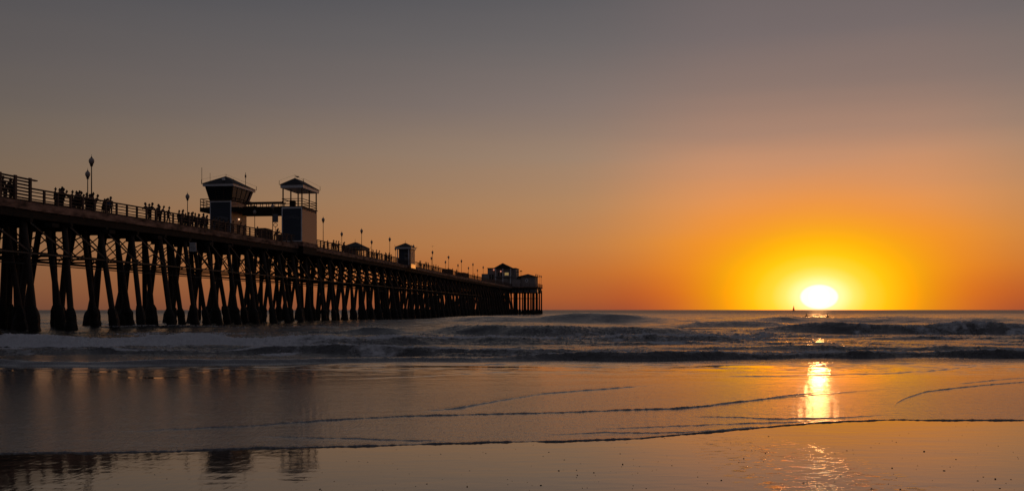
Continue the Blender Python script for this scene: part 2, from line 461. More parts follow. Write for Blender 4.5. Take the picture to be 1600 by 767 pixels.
# fine unevenness of the sheet
inf = smooth01(Y, 10, 14) * film
Z = Z + film * np.where(u0 > 0, 1, 0) * (samp(T2, X / 9, Y / 5) * .0008 + samp(T1, X / 22, Y / 11) * .0030 * smooth01(Y, 16, 30)
                                          + samp(T1, X / 34 + .3, Y / 8) * .008 * smooth01(Y, 23, 30))

# chop on the open sea
TC = tile(512, 5, 90, 1.9, 1.7, 1., seed=21)
TD = tile(512, 3, 40, 1.5, 2.0, 1., seed=22)
TL = tile(512, 2, 13, 1.0, seed=31)
TS = tile(512, 2, 16, 1.2, 2.5, 1., seed=23)
s1 = smooth01(Y, 33, 48)
fade = 1 - smooth01(Y, 600, 3000)
Z = Z + s1 * (samp(TC, X / 26, Y / 26) * .022 + samp(TD, X / 80, Y / 80) * .06 * fade * smooth01(Y, 45, 90) + samp(TS, X / 420, Y / 420) * .12 * smooth01(Y, 90, 160) * fade)
Z = Z + smooth01(Y, 34, 38) * (1 - s1) * samp(TC, X / 26, Y / 26) * .015

def wave(pts, h_pts, front, back, foam_front=0., foam_crest=0., foam_back=0., rag=.5, seed=0, foam_left=None):
    """a wave: foot line (px,row), crest height (px,h), steep side toward the beach"""
    global Z, foam
    E, (a, b) = curve(pts, sea=True)
    E = E + rag * .8 * samp(TL, Q[0] * 1.0, Q[0] * 0 + seed * .137)[None, :] + rag * (.06 if front < 2.4 else .02) * foam_crest * samp(T2, Q[0] * 1.1, Q[0] * 0 + seed * .211)[None, :]
    H = np.interp(Q[0], q_of(np.array([p[0] for p in h_pts], float)), [p[1] for p in h_pts])[None, :]
    H = H * np.clip(1 + .26 * samp(TL, Q[0] * .9, Q[0] * 0 + seed * .3 + .05)[None, :] + (.025 if front < 2.4 else .005) * foam_crest * samp(T2, Q * 1.0, Y * .05), .3, 2)
    u = Y - E
    prof = np.where(u < 0, 0, np.where(u < front, (np.sin((np.clip(u / front, 0, 1) - .5) * math.pi) + 1) / 2, np.exp(-(np.clip(u - front, 0, 99) / back) ** 1.4)))
    dip = -.12 * np.exp(-((u + front * .6) / (front * .8)) ** 2)
    lump = 1 + np.minimum(foam_crest, .8) * (.01 if front > 2.4 else .05) * samp(TC, X / 9, Y / 9) * np.where(u < front * 2.5, 1, 0)
    Z = Z + H * (prof * lump + dip)
    amt = smooth01(H, .02, .15)
    ff = foam_front if foam_left is None else foam_front * np.interp(Q[0], q_of(np.array([p[0] for p in foam_left], float)), [p[1] for p in foam_left])[None, :]
    foam = np.maximum(foam, amt * ff * np.where((u > -.1) & (u < front), 1, 0))
    foam = np.maximum(foam, amt * foam_crest * np.exp(-((u - front) / (front * .35)) ** 2))
    foam = np.maximum(foam, amt * foam_back * np.exp(-np.clip(u - front, 0, 99) / (back * 1.3)) * (u > front))

# shore-break bore, the lines in front of the swash
wave([(-900, 578), (0, 573), (200, 572), (400, 569), (800, 564), (1000, 562), (1250, 560), (1700, 558), (2500, 556)],
     [(-900, .13), (0, .13), (400, .13), (560, .12), (760, .12), (900, .19), (1100, .22), (1600, .19), (2500, .22)], .6, 1.6, .30, .65, .20, rag=.45, seed=1,
     foam_left=[(0, .2), (600, .3), (900, 1.), (1600, 1.)])
wave([(-900, 555), (0, 552), (400, 553), (800, 555), (1000, 556), (1700, 553)],
     [(-900, .12), (0, .14), (400, .17), (700, .22), (900, .12), (1000, 0), (2500, 0)], .7, 1.6, .30, .70, .35, rag=.4, seed=2)
# white water on the left, passing to a low dark wave toward the middle
wave([(-900, 545), (0, 541), (150, 541), (400, 541), (560, 540), (800, 537), (1000, 535), (1160, 533), (1300, 533)],
     [(-900, .38), (0, .40), (250, .38), (420, .34), (560, .22), (700, .28), (1000, .30), (1110, .28), (1180, 0), (2500, 0)], 2.2, 3.2, .85, .85, .5, rag=.9, seed=3,
     foam_left=[(0, 1), (380, .95), (520, .55), (700, .35), (1600, .3)])
# the two tall dark waves
wave([(600, 522), (680, 523), (800, 524), (1000, 523), (1100, 522), (1200, 520)],
     [(500, 0), (640, 0), (700, .45), (820, .70), (960, .56), (1060, .48), (1100, .15), (1150, 0)], 3.0, 6.0, .0, .32, .25, rag=1.2, seed=4)
wave([(1080, 518), (1180, 520), (1300, 521), (1600, 521), (2500, 521)],
     [(1080, 0), (1180, .25), (1230, .42), (1300, .58), (1600, .60), (2500, .6)], 2.6, 5.0, .12, .55, .3, rag=1.0, seed=5)
wave([(540, 523), (600, 523), (680, 523)], [(530, 0), (570, .3), (610, .32), (660, 0)], 2., 3., 0, .2, .1, rag=.4, seed=6)
wave([(1040, 511), (1150, 510), (1250, 511)], [(1030, 0), (1090, .62), (1160, .5), (1240, .1), (1270, 0)], 4., 7., 0, .25, .1, rag=1, seed=7)
wave([(700, 503), (850, 504), (1060, 504)], [(640, 0), (780, .75), (900, .95), (1000, .8), (1080, 0)], 8., 12., 0, .15, .1, rag=2, seed=8)
wave([(1150, 504), (1350, 504), (1600, 505), (2500, 505)], [(1140, 0), (1220, .55), (1400, .7), (1620, .6), (2500, .5)], 8., 12., 0, .2, .1, rag=2, seed=9)
wave([(0, 516), (300, 516), (500, 517)], [(-500, .1), (0, .12), (300, .15), (480, .12), (560, 0)], 3., 6., 0, .2, .1, rag=1, seed=10)
for k in range(26):
    g = np.random.default_rng(400 + k)
    row = 500 + 58 * g.random() ** .8; c = g.uniform(-100, 1700); L_ = g.uniform(120, 420)
    hh = (.05 + .10 * g.random()) * (1.6 if row < 515 else 1)
    wave([(c - L_, row), (c, row + g.uniform(-.6, .6)), (c + L_, row)], [(c - L_, 0), (c - L_ * .3, hh), (c + L_ * .3, hh * .9), (c + L_, 0)],
         g.uniform(.5, .9) * (3 if row < 515 else 1), g.uniform(1, 2) * (2 if row < 515 else 1), .0, g.uniform(.2, .6), .2, rag=.5, seed=20 + k)
# foam lace between the breakers
lace = samp(TC, X / 17, Y / 30 + .4) * .5 + samp(TD, X / 60 + .2, Y / 90) * .5
zone = smooth01(Y, 34, 37) * (1 - smooth01(Y, 66, 90))
foam = np.maximum(foam, zone * np.clip(.26 + .36 * lace, 0, .8))
foam = np.clip(foam, 0, 1) * (1 - .9 * film)
TF = tile(512, 5, 120, .8, 1.6, 1., seed=51)
Z = Z + foam * smooth01(Y, 30, 36) * samp(TF, X / 9, Y / 9) * .032 * (1 + smooth01(Y, 45, 60))
water = grid_mesh('water', X, Y, Z, {'foam': foam, 'film': film}, water_material())

# ---- bits of shell, weed and pebble on the wet sand
pb = MB()
for i in range(420):
    q = random.uniform(-.62, .62); y = 767 - (767 - 660) * random.random() ** 1.3
    YY = sand_Y(y)
    if q < -.22 and random.random() < .75: continue
    if YY > np.interp(q, Q[0], E0[0]) - .1: continue
    r = random.choice([.0018, .0022, .003, .0035, .0045]); XX = q * YY; zz = SLOPE * (33 - YY)
    a = random.uniform(0, 3.14); sx = r * random.uniform(1, 2.4); sy = r * random.uniform(.7, 1.4)
    ring = lambda k, z: [(XX + math.cos(a) * sx * k * math.cos(t) - math.sin(a) * sy * k * math.sin(t), YY + math.sin(a) * sx * k * math.cos(t) + math.cos(a) * sy * k * math.sin(t), zz + z)
                         for t in [math.pi / 3 * j + random.uniform(-.2, .2) for j in range(6)]]
    pb.loft([ring(1, -.002), ring(1.05, r * .4), ring(.5, r * .9)])
tag(pb.build('shell_and_weed_bits', M['pebble'], None, True), 'dark bits of shell, weed and gravel scattered over the wet sand', 'beach debris', kind='stuff')
peb = None
for k, (px, py) in enumerate([(973, 725), (928, 738), (1162, 716), (1127, 750), (873, 735), (1444, 705), (1394, 731), (1555, 748), (1196, 708), (1475, 735), (730, 760), (902, 742), (1255, 754), (845, 758)]):
    YY = sand_Y(py); XX = q_of(px) * YY
    if peb is None:
        b_ = MB(); rgs = []
        for kz, (rk, zz) in enumerate([(.6, -.004), (1, .002), (.95, .007), (.5, .012)]):
            rgs.append([(.013 * rk * math.cos(t) * (1 + .2 * math.sin(3 * t + kz)), .010 * rk * math.sin(t), zz) for t in [math.pi / 4 * j for j in range(8)]])
        b_.loft(rgs); peb = b_.build('pebble', M['pebble'], None, True); o = peb
    else:
        o = peb.copy(); COL.objects.link(o)
    o.location = (XX, YY, SLOPE * (33 - YY) + .001); o.rotation_euler.z = random.uniform(0, 6); o.scale = (random.uniform(.5, 1.), random.uniform(.5, .8), random.uniform(.4, .7))
    tag(o, 'small dark wet pebble lying alone on the smooth wet sand', 'pebble', 'dark pebbles on the wet sand')

# ================================================================== pier
PA, PB = .1224, math.sqrt(1 - .1224 ** 2)
PHI = -math.asin(PA)
def W(s, t, z=0.): return Vector((-49.8 + s * PA - t * PB, s * PB + t * PA, z))
def s_at(px, t=0.):                     # where along the pier line t a column of the beach view meets it
    q = q_of(px); return (49.8 + t * PB + q * t * PA) / (PA - q * PB)
def deck(s): return float(np.interp(s, [60, 71, 81, 96, 115, 155, 196, 255, 303, 440], [10.5, 10.58, 10.66, 10.95, 11.24, 11.69, 11.72, 11.55, 11.46, 11.5]))
BAY = 5.75
S0, S1 = 62.0, 404.0
bents = [79.7 + BAY * i for i in range(-3, 57)]
bents = [b for b in bents if S0 < b < S1 - 1]
WID = 6.6
pier = empty('pier', W(0, 0, 0), PHI)
tag(pier, 'long timber pier on dark raking piles running out to sea', 'pier')
def L(s, t, z): return (-t, s, z)       # pier-local point

# deck boards
d = MB()
seg = np.arange(S0, S1 + .01, 3.0)
for i in range(len(seg) - 1):
    a, b = seg[i], seg[i + 1]; za, zb = deck(a), deck(b)
d.loft([[L(a, -.35, deck(a) - .12), L(a, WID + .35, deck(a) - .12), L(a, WID + .35, deck(a)), L(a, -.35, deck(a))] for a in seg])
d.build('deck', M['timber'], pier)
def run(name, t0, t1, z0, z1, mat, sa=S0, sb=S1, step=3.0, gaps=()):
    """a timber that follows the deck; one part for each unbroken length"""
    cuts = [sa]
    for g0, g1 in gaps:
        if g1 > sa and g0 < sb: cuts += [g0, g1]
    cuts.append(sb)
    for c0, c1 in zip(cuts[::2], cuts[1::2]):
        m = MB(); nn = max(1, int(round((c1 - c0) / step))); ss = np.linspace(c0, c1, nn + 1)
        m.loft([[L(a, t0, deck(a) + z0), L(a, t1, deck(a) + z0), L(a, t1, deck(a) + z1), L(a, t0, deck(a) + z1)] for a in ss])
        m.build(name, mat, pier)
run('fascia', -.42, -.352, -.64, -.02, M['fascia'])
run('fascia', WID + .352, WID + .42, -.72, -.02, M['fascia'])
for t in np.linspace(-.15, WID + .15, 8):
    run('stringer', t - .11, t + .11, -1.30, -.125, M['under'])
KB = s_at(47)                           # left of this the fence is tall
G = [(143.0, 151.0), (s_at(622) - .4, s_at(648) + .3)]
for z in (.28, .58, .88):
    run('rail', -.10, -.05, z, z + .095, M['timber'], sa=KB, gaps=G, step=1.9)
    run('rail', WID + .05, WID + .10, z, z + .095, M['timber'], sa=KB)
run('top_rail', -.20, .02, 1.14, 1.25, M['timber'], sa=KB, gaps=G, step=1.9)
run('top_rail', WID - .02, WID + .2, 1.14, 1.25, M['timber'], sa=KB)
run('kerb_timber', -.12, .12, .0, .16, M['timber'], gaps=G, step=1.9)
for z in (.25, .52, .79, 1.06, 1.33, 1.60):
    run('rail', -.12, -.04, z, z + .13, M['timber'], sa=S0, sb=KB)
run('top_rail', -.22, .06, 1.86, 1.96, M['timber'], sa=S0, sb=KB + .7)
run('top_rail', WID - .06, WID + .22, 1.86, 1.96, M['timber'], sa=S0, sb=KB)
for z in (.4, .9, 1.4):
    run('rail', WID + .04, WID + .12, z, z + .13, M['timber'], sa=S0, sb=KB)
# posts: the hundred nearest each their own part
posts, rest = [], MB()
s = S0 + .5
while s < S1:
    posts.append((s, -.33, 0)); posts.append((s, WID + .2, 1)); s += 1.917
posts = [p for p in posts if not any(g0 < p[0] < g1 and p[2] == 0 for g0, g1 in G)]
posts.sort(key=lambda p: (p[2] * 60 + p[0]))
for i, (s, t, side) in enumerate(posts):
    z = deck(s); hi = 2.0 if s < KB + .3 else 1.2; w = .14 if hi > 1.5 else .105
    m = MB() if i < 100 else rest
    m.box(-t - .07, -t + .07, s - w, s + w, z - .70, z + hi)
    if i < 100: m.build('railing_post', M['timber'], pier)
tag(rest.build('railing_post', M['timber'], pier), 'far-off railing posts along both edges of the pier', kind='stuff')

# piles with their mussel collars
def pile_geo(m, g, s, t0, t1, ds, seed):
    rnd = random.Random(seed)
    zt = deck(s) - 1.3; r = rnd.uniform(.225, .275) * (1.25 if seed >= 900 else 1)
    jt = 0 if seed >= 900 else 1; t1 = t1 + rnd.uniform(-.3, .3) * jt; ds = ds + rnd.uniform(-.55, .55) * jt
    f = lambda z: ((t0 + (t1 - t0) * (zt - z) / zt), s + ds * (zt - z) / zt)
    pts = []; rad = []
    for z in (zt, zt * .7, zt * .4, 1.0, -1.5):
        t, ss = f(z); pts.append(L(ss, t, z)); rad.append(r * (1.08 - .1 * z / zt))
    m.tube(pts, rad, 10)
    top = rnd.uniform(1.75, 2.35); nz_ = 9; n = 12; rings = []
    off = [rnd.uniform(-.05, .05) for _ in range(n)]
    for k in range(nz_):
        z = -1.0 + (top + 1.0) * k / (nz_ - 1); t, ss = f(z)
        R0 = r + .27 * (1 - .35 * k / nz_) * (1 if k < nz_ - 1 else .2) * rnd.uniform(.7, 1.15)
        rings.append([(-t + (R0 + off[j] + rnd.uniform(-.035, .035)) * math.cos(2 * math.pi * j / n), ss + (R0 + off[j] + rnd.uniform(-.035, .035)) * math.sin(2 * math.pi * j / n), z + rnd.uniform(-.04, .04)) for j in range(n)])
    g.loft(rings)
restp, restg = MB(), MB(); cnt = 0
TOPS = [(.25, -1.0, .1), (1.9, .9, .8), (3.4, 4.3, -.7), (5.0, 4.9, .9), (6.35, 7.9, -.5)]
for bi, s in enumerate(bents):
    for k, (t0, t1, ds) in enumerate(TOPS):
        cnt += 1; seed = bi * 10 + k
        if cnt <= 97:
            m, g = MB(), MB(); pile_geo(m, g, s, t0, t1, ds, seed)
            o = m.build('pile', M['pile'], pier, True); g.build('mussel_growth', M['growth'], o, False)
        else:
            pile_geo(restp, restg, s, t0, t1, ds, seed)
# upright piles of the wider landward platform, on its far side
for k, px in enumerate((2, 10, 27)):
    ss_ = s_at(px, 6.9); m, g = MB(), MB(); pile_geo(m, g, ss_, 6.4, 6.9, 0, 880 + k)
    o = m.build('pile', M['pile'], pier, True); g.build('mussel_growth', M['growth'], o)
# the widened head: a grid of upright piles
HS0, HS1, HT0, HT1 = 403.5, 425., -11.2, 15.
for i, s in enumerate(np.linspace(HS0 + .8, HS1 - 1, 5)):
    for j, t in enumerate(np.linspace(HT0 + .35, HT1 - .5, 15)):
        if i > 0 and (i + j) % 2: continue
        pile_geo(restp, restg, s, t, t, 0, 900 + i * 20 + j)
o = tag(restp.build('pile', M['pile'], pier, True), 'distant piles crowding together toward the pier head', kind='stuff')
tag(restg.build('mussel_growth', M['growth'], pier), kind='stuff')
# caps and bracing
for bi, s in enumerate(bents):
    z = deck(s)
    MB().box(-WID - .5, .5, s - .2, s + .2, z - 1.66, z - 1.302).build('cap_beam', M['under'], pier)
SZB = 6.55
for bi in range(len(bents) - 1):
    a, b = bents[bi], bents[bi + 1]; za, zb = deck(a) - 1.35, deck(b) - 1.35
    tn = lambda z, zt: .25 - 1.2 * (zt - z) / zt - .28
    # outer brace from the deck edge of one bent down to the next
    m = MB(); m.bar(L(a + .1, tn(za, za), za - .1), L(b, tn(SZB, zb), SZB), .06, .15)
    m.box(-tn(SZB, zb) - .04, -tn(SZB, zb) + .08, b - .12, b + .12, SZB - .28, SZB + .3)
    m.build('diagonal_brace', M['steel'], pier)
    if bi < 45:
        MB().bar(L(a, tn(SZB, za), SZB - .08), L(b, tn(SZB, zb), SZB - .08), .08, .12).build('longitudinal_strut', M['steel'], pier)
    if bi < 45:
        m = MB()
        m.bar(L(a, 6.9, za), L(b, 7.25, SZB), .06, .1); m.bar(L(b, 6.9, zb), L(a, 7.25, SZB), .06, .1)
        m.bar(L(a, 2.3, za), L(b, 2.3, SZB), .06, .12); m.bar(L(b, 4.4, za), L(a, 4.4, SZB - .2), .05, .1)
        m.build('cross_brace', M['under'], pier)
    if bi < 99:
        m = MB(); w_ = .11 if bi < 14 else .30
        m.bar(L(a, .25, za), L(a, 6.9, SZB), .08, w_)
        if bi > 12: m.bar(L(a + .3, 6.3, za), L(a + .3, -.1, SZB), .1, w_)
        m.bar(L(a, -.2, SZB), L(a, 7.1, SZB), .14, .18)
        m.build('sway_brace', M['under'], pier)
for t, z, r in ((2.6, 6.9, .06), (3.6, 6.2, .08), (7.1, 6.4, .07), (.9, 5.7, .055)):
    m = MB(); m.tube([L(S0, t, z), L(150, t, z - .15), L(280, t, z), L(S1, t, z)], r, 6); m.build('pipe', M['iron'], pier)
# small stub beams poking out under the deck
for px in (70, 318, 347, 236, 160):
    s = s_at(px); MB().box(.3, 1.0, s - .5, s + .5, deck(s) - 1.9, deck(s) - 1.55).build('stub_beam', M['under'], pier)
# sign board fixed to a pile
sgn = empty('notice_board', W(s_at(302, -.9), -.9, 0), PHI)
tag(sgn, 'pale weathered notice board fixed to a pile under the deck', 'sign')
zc = EYE + (484 - 386) / 1500 * (s_at(302, -.9) * PB)
MB().box(-.42, .36, -.06, 0, zc - .5, zc + .5).build('board', M['white'], sgn)
m = MB()
for k in range(5): m.box(-.32, .26 - .07 * (k % 3), -.068, -.061, zc + .30 - k * .15, zc + .335 - k * .15)
m.build('faded_lines', M['grey'], sgn)

# the pier head platform
hd = deck(HS0)
MB().box(-HT1, -HT0, HS0, HS1, hd - .5, hd - .004).build('head_platform', M['fascia'], pier)
MB().box(-HT1 + .4, -HT0 - .4, HS0 + .3, HS1 - .3, hd - 2.5, hd - .503).build('head_frame', M['under'], pier)
m = MB()
for z in (.35, .75, 1.15):
    m.box(-HT1, -HT0, HS0 - .02, HS0 + .05, hd + z, hd + z + .07)
    m.box(-HT0 - .05, -HT0, HS0 + .055, HS1, hd + z, hd + z + .07)
for x in np.arange(-HT1, -HT0 + .01, 1.9): m.box(x - .06, x + .06, HS0 - .12, HS0 - .022, hd - .5, hd + 1.25)
for s in np.arange(HS0 + 1.9, HS1, 1.9): m.box(-HT0 + .003, -HT0 + .1, s - .06, s + .06, hd - .5, hd + 1.25)
m.build('head_railing', M['timber'], pier)
# lower landing of pale boards slung under the head
m = MB(); lz = 8.9
for k in range(4):
    x0 = .2 + k * 2.6
    m.box(x0, x0 + 2.2, HS0 - .25, HS0 - .15, lz + (.25 if k < 3 else 0), lz + .75)
    if k < 3:
        m.bar((x0 + .2, HS0 - .2, lz + 1.3), (x0 + 1.25, HS0 - .2, lz + .7), .1, .25); m.bar((x0 + 2.1, HS0 - .2, lz + 1.3), (x0 + 1.25, HS0 - .2, lz + .7), .1, .25)
    else: m.box(x0, x0 + 2.2, HS0 - .25, HS0 - .15, lz + .753, lz + 1.3)
m.build('landing_boards', M['grey'], pier)
MB().box(-1, -HT0, HS0 - .1, HS0 + 2.5, 6.4, 6.65).build('landing_beam', M['under'], pier)
MB().box(10.3, 11.15, HS0 - .2, HS0 + 1., lz + .2, lz + 1.4).build('lit_box', M['gloss'], pier)

# ================================================================== lamps
def make_lamp():
    r = empty('street_lamp')
    MB().lathe([(.16, 0), (.16, .08), (.10, .14), (.11, .6), (.07, .7)], 10).build('base', M['iron'], r, True)
    MB().lathe([(.060, .68), (.045, 4.25), (.045, 4.36)], 8).build('post', M['iron'], r, True)
    c = MB().lathe([(.05, 4.30), (.14, 4.34), (.10, 4.40), (.17, 4.50), (.15, 4.535)], 10).build('collar', M['iron'], r, True)
    g = MB().lathe([(.12, 4.54), (.20, 4.60), (.245, 4.74), (.255, 4.86), (.21, 5.0), (.12, 5.09), (.085, 5.11)], 14).build('globe', M['globe'], r, True)
    MB().lathe([(.10, 5.112), (.10, 5.14), (.045, 5.18), (.055, 5.22), (.015, 5.28), (.012, 5.45)], 8).build('finial', M['iron'], g, True)
    return r
lamp0 = make_lamp(); used = False
def place_lamp(loc, label):
    global used
    o = lamp0 if not used else copy_tree(lamp0); used = True
    o.location = loc; o.rotation_euler.z = PHI
    tag(o, label, 'street lamp', 'street lamps along the pier')
near_l = [(143, 'taller of the paired globe street lamps at the left end of the pier'),
          (426, 'globe street lamp rising behind the bridge between the two lifeguard towers'),
          (505, 'globe street lamp just to the right of the open-topped tower'),
          (565, 'globe street lamp in front of the low hip-roofed kiosk'),
          (609, 'globe street lamp just left of the tall narrow kiosk'),
          (646, 'globe street lamp hard against the seaward side of the tall narrow kiosk'),
          (675.8, 'globe street lamp under the flying gull, taller of its pair'),
          (701, 'globe street lamp, second tall one seaward of the tall narrow kiosk'),
          (721, 'globe street lamp, third tall one seaward of the tall narrow kiosk'),
          (739, 'globe street lamp, second tall one landward of the restaurant'),
          (755, 'globe street lamp standing against the landward end of the restaurant')]
for px, lb in near_l:
    s = s_at(px, .45); place_lamp(W(s, .45, deck(s)), lb)
far_l = [(137, 'shorter of the paired globe street lamps at the left end of the pier'),
         (293, 'lone globe street lamp landward of the lifeguard control tower'),
         (398, 'street lamp post seen below the bridge nearest the control tower'),
         (534, 'globe street lamp landward of the low hip-roofed kiosk, on the far railing'),
         (580.7, 'globe street lamp just seaward of the low hip-roofed kiosk'),
         (618, 'globe street lamp half hidden behind the landward edge of the tall narrow kiosk'),
         (674, 'lower globe street lamp of the pair under the flying gull'),
         (696, 'short far-side globe street lamp, second seaward of the tall narrow kiosk'),
         (715.6, 'short far-side globe street lamp, third seaward of the tall narrow kiosk'),
         (732, 'short far-side globe street lamp, fourth seaward of the tall narrow kiosk'),
         (746, 'short far-side globe street lamp nearest the restaurant')]
for px, lb in far_l:
    s = s_at(px, 6.3); place_lamp(W(s, 6.3, deck(s)), lb)
for k, (x, s, lb) in enumerate([(10.3, 405, 'leftmost'), (10.5, 411, 'second from left'), (10.7, 418, 'third from left'), (10.8, 423.8, 'rightmost')]):
    place_lamp(W(s, -x, hd), '%s of the four globe lamps at the seaward corner of the pier' % lb)

# ================================================================== buildings on the pier
def bld(name, s, t, z): return empty(name, W(s, t, z), PHI)
def arc_text(txt, cx, cz, rad, size, span, y, mat, parent, name='lettering'):
    """raised block letters set along an arch on a wall facing -y"""
    FONT = {'O': ['111', '101', '101', '101', '111'], 'C': ['111', '100', '100', '100', '111'], 'E': ['111', '100', '110', '100', '111'], 'A': ['010', '101', '111', '101', '101'],
            'N': ['111', '101', '101', '101', '101'], 'S': ['111', '100', '111', '001', '111'], 'I': ['111', '010', '010', '010', '111'], 'D': ['110', '101', '101', '101', '110']}
    m = MB()
    for i, ch in enumerate(txt):
        a = (i - (len(txt) - 1) / 2) / (len(txt) - 1) * span
        px, pz = cx + rad * math.sin(a), cz + rad * math.cos(a)
        for r_, row in enumerate(FONT[ch]):
            for c_, v in enumerate(row):
                if v == '0': continue
                u, w = (c_ - 1) * size, (2 - r_) * size * 1.25
                x = px + u * math.cos(a) + w * math.sin(a); z = pz - u * math.sin(a) + w * math.cos(a)
                m.box(x - size / 2, x + size / 2, y - .02, y, z - size * .62, z + size * .62)
    return m.build(name, mat, parent)

def hip(m, x0, x1, y0, y1, z0, z1, ry0, ry1, th=.0):
    xm = (x0 + x1) / 2
    m.add([(x0, y0, z0), (x1, y0, z0), (x1, y1, z0), (x0, y1, z0), (xm, ry0, z1), (xm, ry1, z1)],
          [(0, 1, 4), (1, 2, 5, 4), (2, 3, 5), (3, 0, 4, 5), (3, 2, 1, 0)])
    return m

# --- open-topped tower on the near edge. local: x right, y seaward, z above its base
tw = bld('lookout_tower', 143.9, -1.0, 0)   # local x from -3.1 to 0, y 0..6.75
tag(tw, 'open-topped lookout tower with navy front and shingled side on the near railing', 'tower')
zb, ztp = 11.95, 17.10
MB().box(-3.1, 0, 0.0, 6.75, zb, ztp).build('body', M['shingle'], tw)
f = MB().box(-3.0, -.12, -.05, -.003, zb + .12, ztp - .22).build('front_panel', M['navy'], tw)
m = MB(); m.box(-3.14, -2.98, -.09, -.052, zb, ztp); m.box(-.14, .03, -.09, -.052, zb, ztp); m.box(-2.978, -.142, -.09, -.052, zb, zb + .13); m.box(-2.978, -.142, -.09, -.052, ztp - .24, ztp)
m.build('corner_trim', M['white'], tw)
arc_text('OCEANSIDE', -1.55, ztp - 3.55, 2.1, .072, 1.06, -.052, M['letter'], f)
MB().box(-3.2, .12, -.1, 6.9, zb - .65, zb - .003).build('base_skirt', M['fascia'], tw)
MB().box(-3.15, .05, .3, 6.5, 10.2, zb - .66).build('support_frame', M['under'], tw)
m = MB()
for y in np.arange(.1, 6.7, .95): m.box(.003, .10, y, y + .5, ztp - .32, ztp - .02)
m.build('joist_ends', M['fascia'], tw)
MB().box(-3.2, .12, -.12, 6.87, ztp + .003, ztp + .12).build('upper_floor', M['timber'], tw)
for (x, y) in ((-2.98, .05), (-.07, .05), (-2.98, 3.35), (-.07, 3.35), (-2.98, 6.6), (-.07, 6.6)):
    MB().box(x - .08, x + .08, y - .08 + .05, y + .08 + .05, ztp + .123, 19.9).build('post', M['wood2'], tw)
m = MB()
for z in (.45, .85, 1.22):
    for (p, q) in (((-3.1, 0), (0.03, 0)), ((.03, 0), (.03, 6.75)), ((-3.1, 6.75), (.03, 6.75)), ((-3.1, 0), (-3.1, 6.75))):
        if p[0] == -3.1 and q[0] == -3.1 and z < 1: continue
        m.bar((p[0], p[1] - .05, ztp + z), (q[0], q[1] - .05, ztp + z), .07, .09)
m.build('railing', M['wood2'], tw)
MB().box(-3.25, .22, -.3, 7.2, 19.92, 20.38).build('roof_fascia', M['white'], tw)
rf = hip(MB(), -3.4, .36, -.45, 7.35, 20.383, 21.55, 1.1, 5.0).build('roof', M['roof'], tw)
m = MB()
for x, y in ((-3.38, -.43), (.34, -.43), (.34, 7.3), (-3.38, 7.3)): m.bar((x, y, 20.38), (x, y, 21.0), .05)
for y in (1.1, 5.): m.bar((-1.5, y, 21.5), (-1.5, y, 22.0), .035)
for p, q in (((-3.38, -.43, 21), (-1.5, 1.1, 22)), ((.34, -.43, 21), (-1.5, 1.1, 22)), ((-1.5, 1.1, 22), (-1.5, 3, 21.7)), ((-1.5, 3, 21.7), (-1.5, 5, 22)), ((-1.5, 5, 22), (.34, 7.3, 21)), ((-1.5, 5, 22), (-3.38, 7.3, 21))):
    m.bar(p, q, .018)
m.build('bird_wire', M['iron'], rf)
MB().box(-2.75, -2.0, 2.2, 2.9, ztp + .13, ztp + 1.25).build('cabinet', M['under'], tw)

# --- control tower on the far side
ct = bld('control_tower', 143.0, 9.6, 0)    # local x -3.3..0, y 0..5.7
tag(ct, 'lifeguard control tower with flared glass cabin, balcony and rooftop antennas', 'tower')
MB().box(-3.3, 0, 0, 5.7, 11.5, 18.1).build('body', M['shingle'], ct)
f = MB().box(-3.22, -.13, -.05, -.003, 11.6, 18.0).build('front_panel', M['navy'], ct)
m = MB(); m.box(-3.33, -3.2, -.09, -.052, 11.5, 18.1); m.box(-.15, .03, -.09, -.052, 11.5, 18.1); m.box(-3.198, -.152, -.09, -.052, 17.85, 18.0)
m.build('corner_trim', M['white'], ct)
m = MB(); pts = []
for k in range(15):
    a = (k / 14 - .5) * 1.05
    for rr0, rr1 in ((2.05, 2.5),):
        pts.append(((-1.65 + rr0 * math.sin(a), 13.25 + rr0 * math.cos(a)), (-1.65 + rr1 * math.sin(a), 13.25 + rr1 * math.cos(a))))
for k in range(14):
    (a0, a1), (b0, b1) = pts[k], pts[k + 1]
    m.loft([[(a0[0], -.062, a0[1]), (a0[0], -.051, a0[1]), (a1[0], -.051, a1[1]), (a1[0], -.062, a1[1])], [(b0[0], -.062, b0[1]), (b0[0], -.051, b0[1]), (b1[0], -.051, b1[1]), (b1[0], -.062, b1[1])]])
m.build('arched_sign', M['letter'], f)
arc_text('OCEANSIDE', -1.65, 13.25, 2.27, .055, .86, -.064, M['grey'], f)
# balcony slab and rail round the left, right and seaward sides
m = MB(); m.box(-4.9, -3.34, -.1, 6.8, 16.45, 17.10); m.box(.04, 1.2, -.1, 6.8, 16.45, 17.10); m.box(-3.338, .038, 5.71, 6.8, 16.45, 17.10)
m.build('balcony', M['under'], ct)
m = MB()
for z in (.4, .8, 1.25):
    m.bar((-4.85, -.05, 17.1 + z), (-3.4, -.05, 17.1 + z), .06, .09); m.bar((-4.85, -.05, 17.1 + z), (-4.85, 6.7, 17.1 + z), .06, .09)
    m.bar((1.15, 2.6, 17.1 + z), (1.15, 6.7, 17.1 + z), .06, .09); m.bar((-4.85, 6.7, 17.1 + z), (1.15, 6.7, 17.1 + z), .06, .09)
    m.bar((.1, -.05, 17.1 + z), (1.15, -.05, 17.1 + z), .06, .09)
for y in np.arange(0, 6.8, 1.1): m.box(-4.89, -4.81, y - .04, y + .04, 17.1, 18.38); 
for y in np.arange(2.6, 6.8, 1.1): m.box(1.11, 1.19, y - .04, y + .04, 17.1, 18.38)
m.build('balcony_railing', M['wood2'], ct)
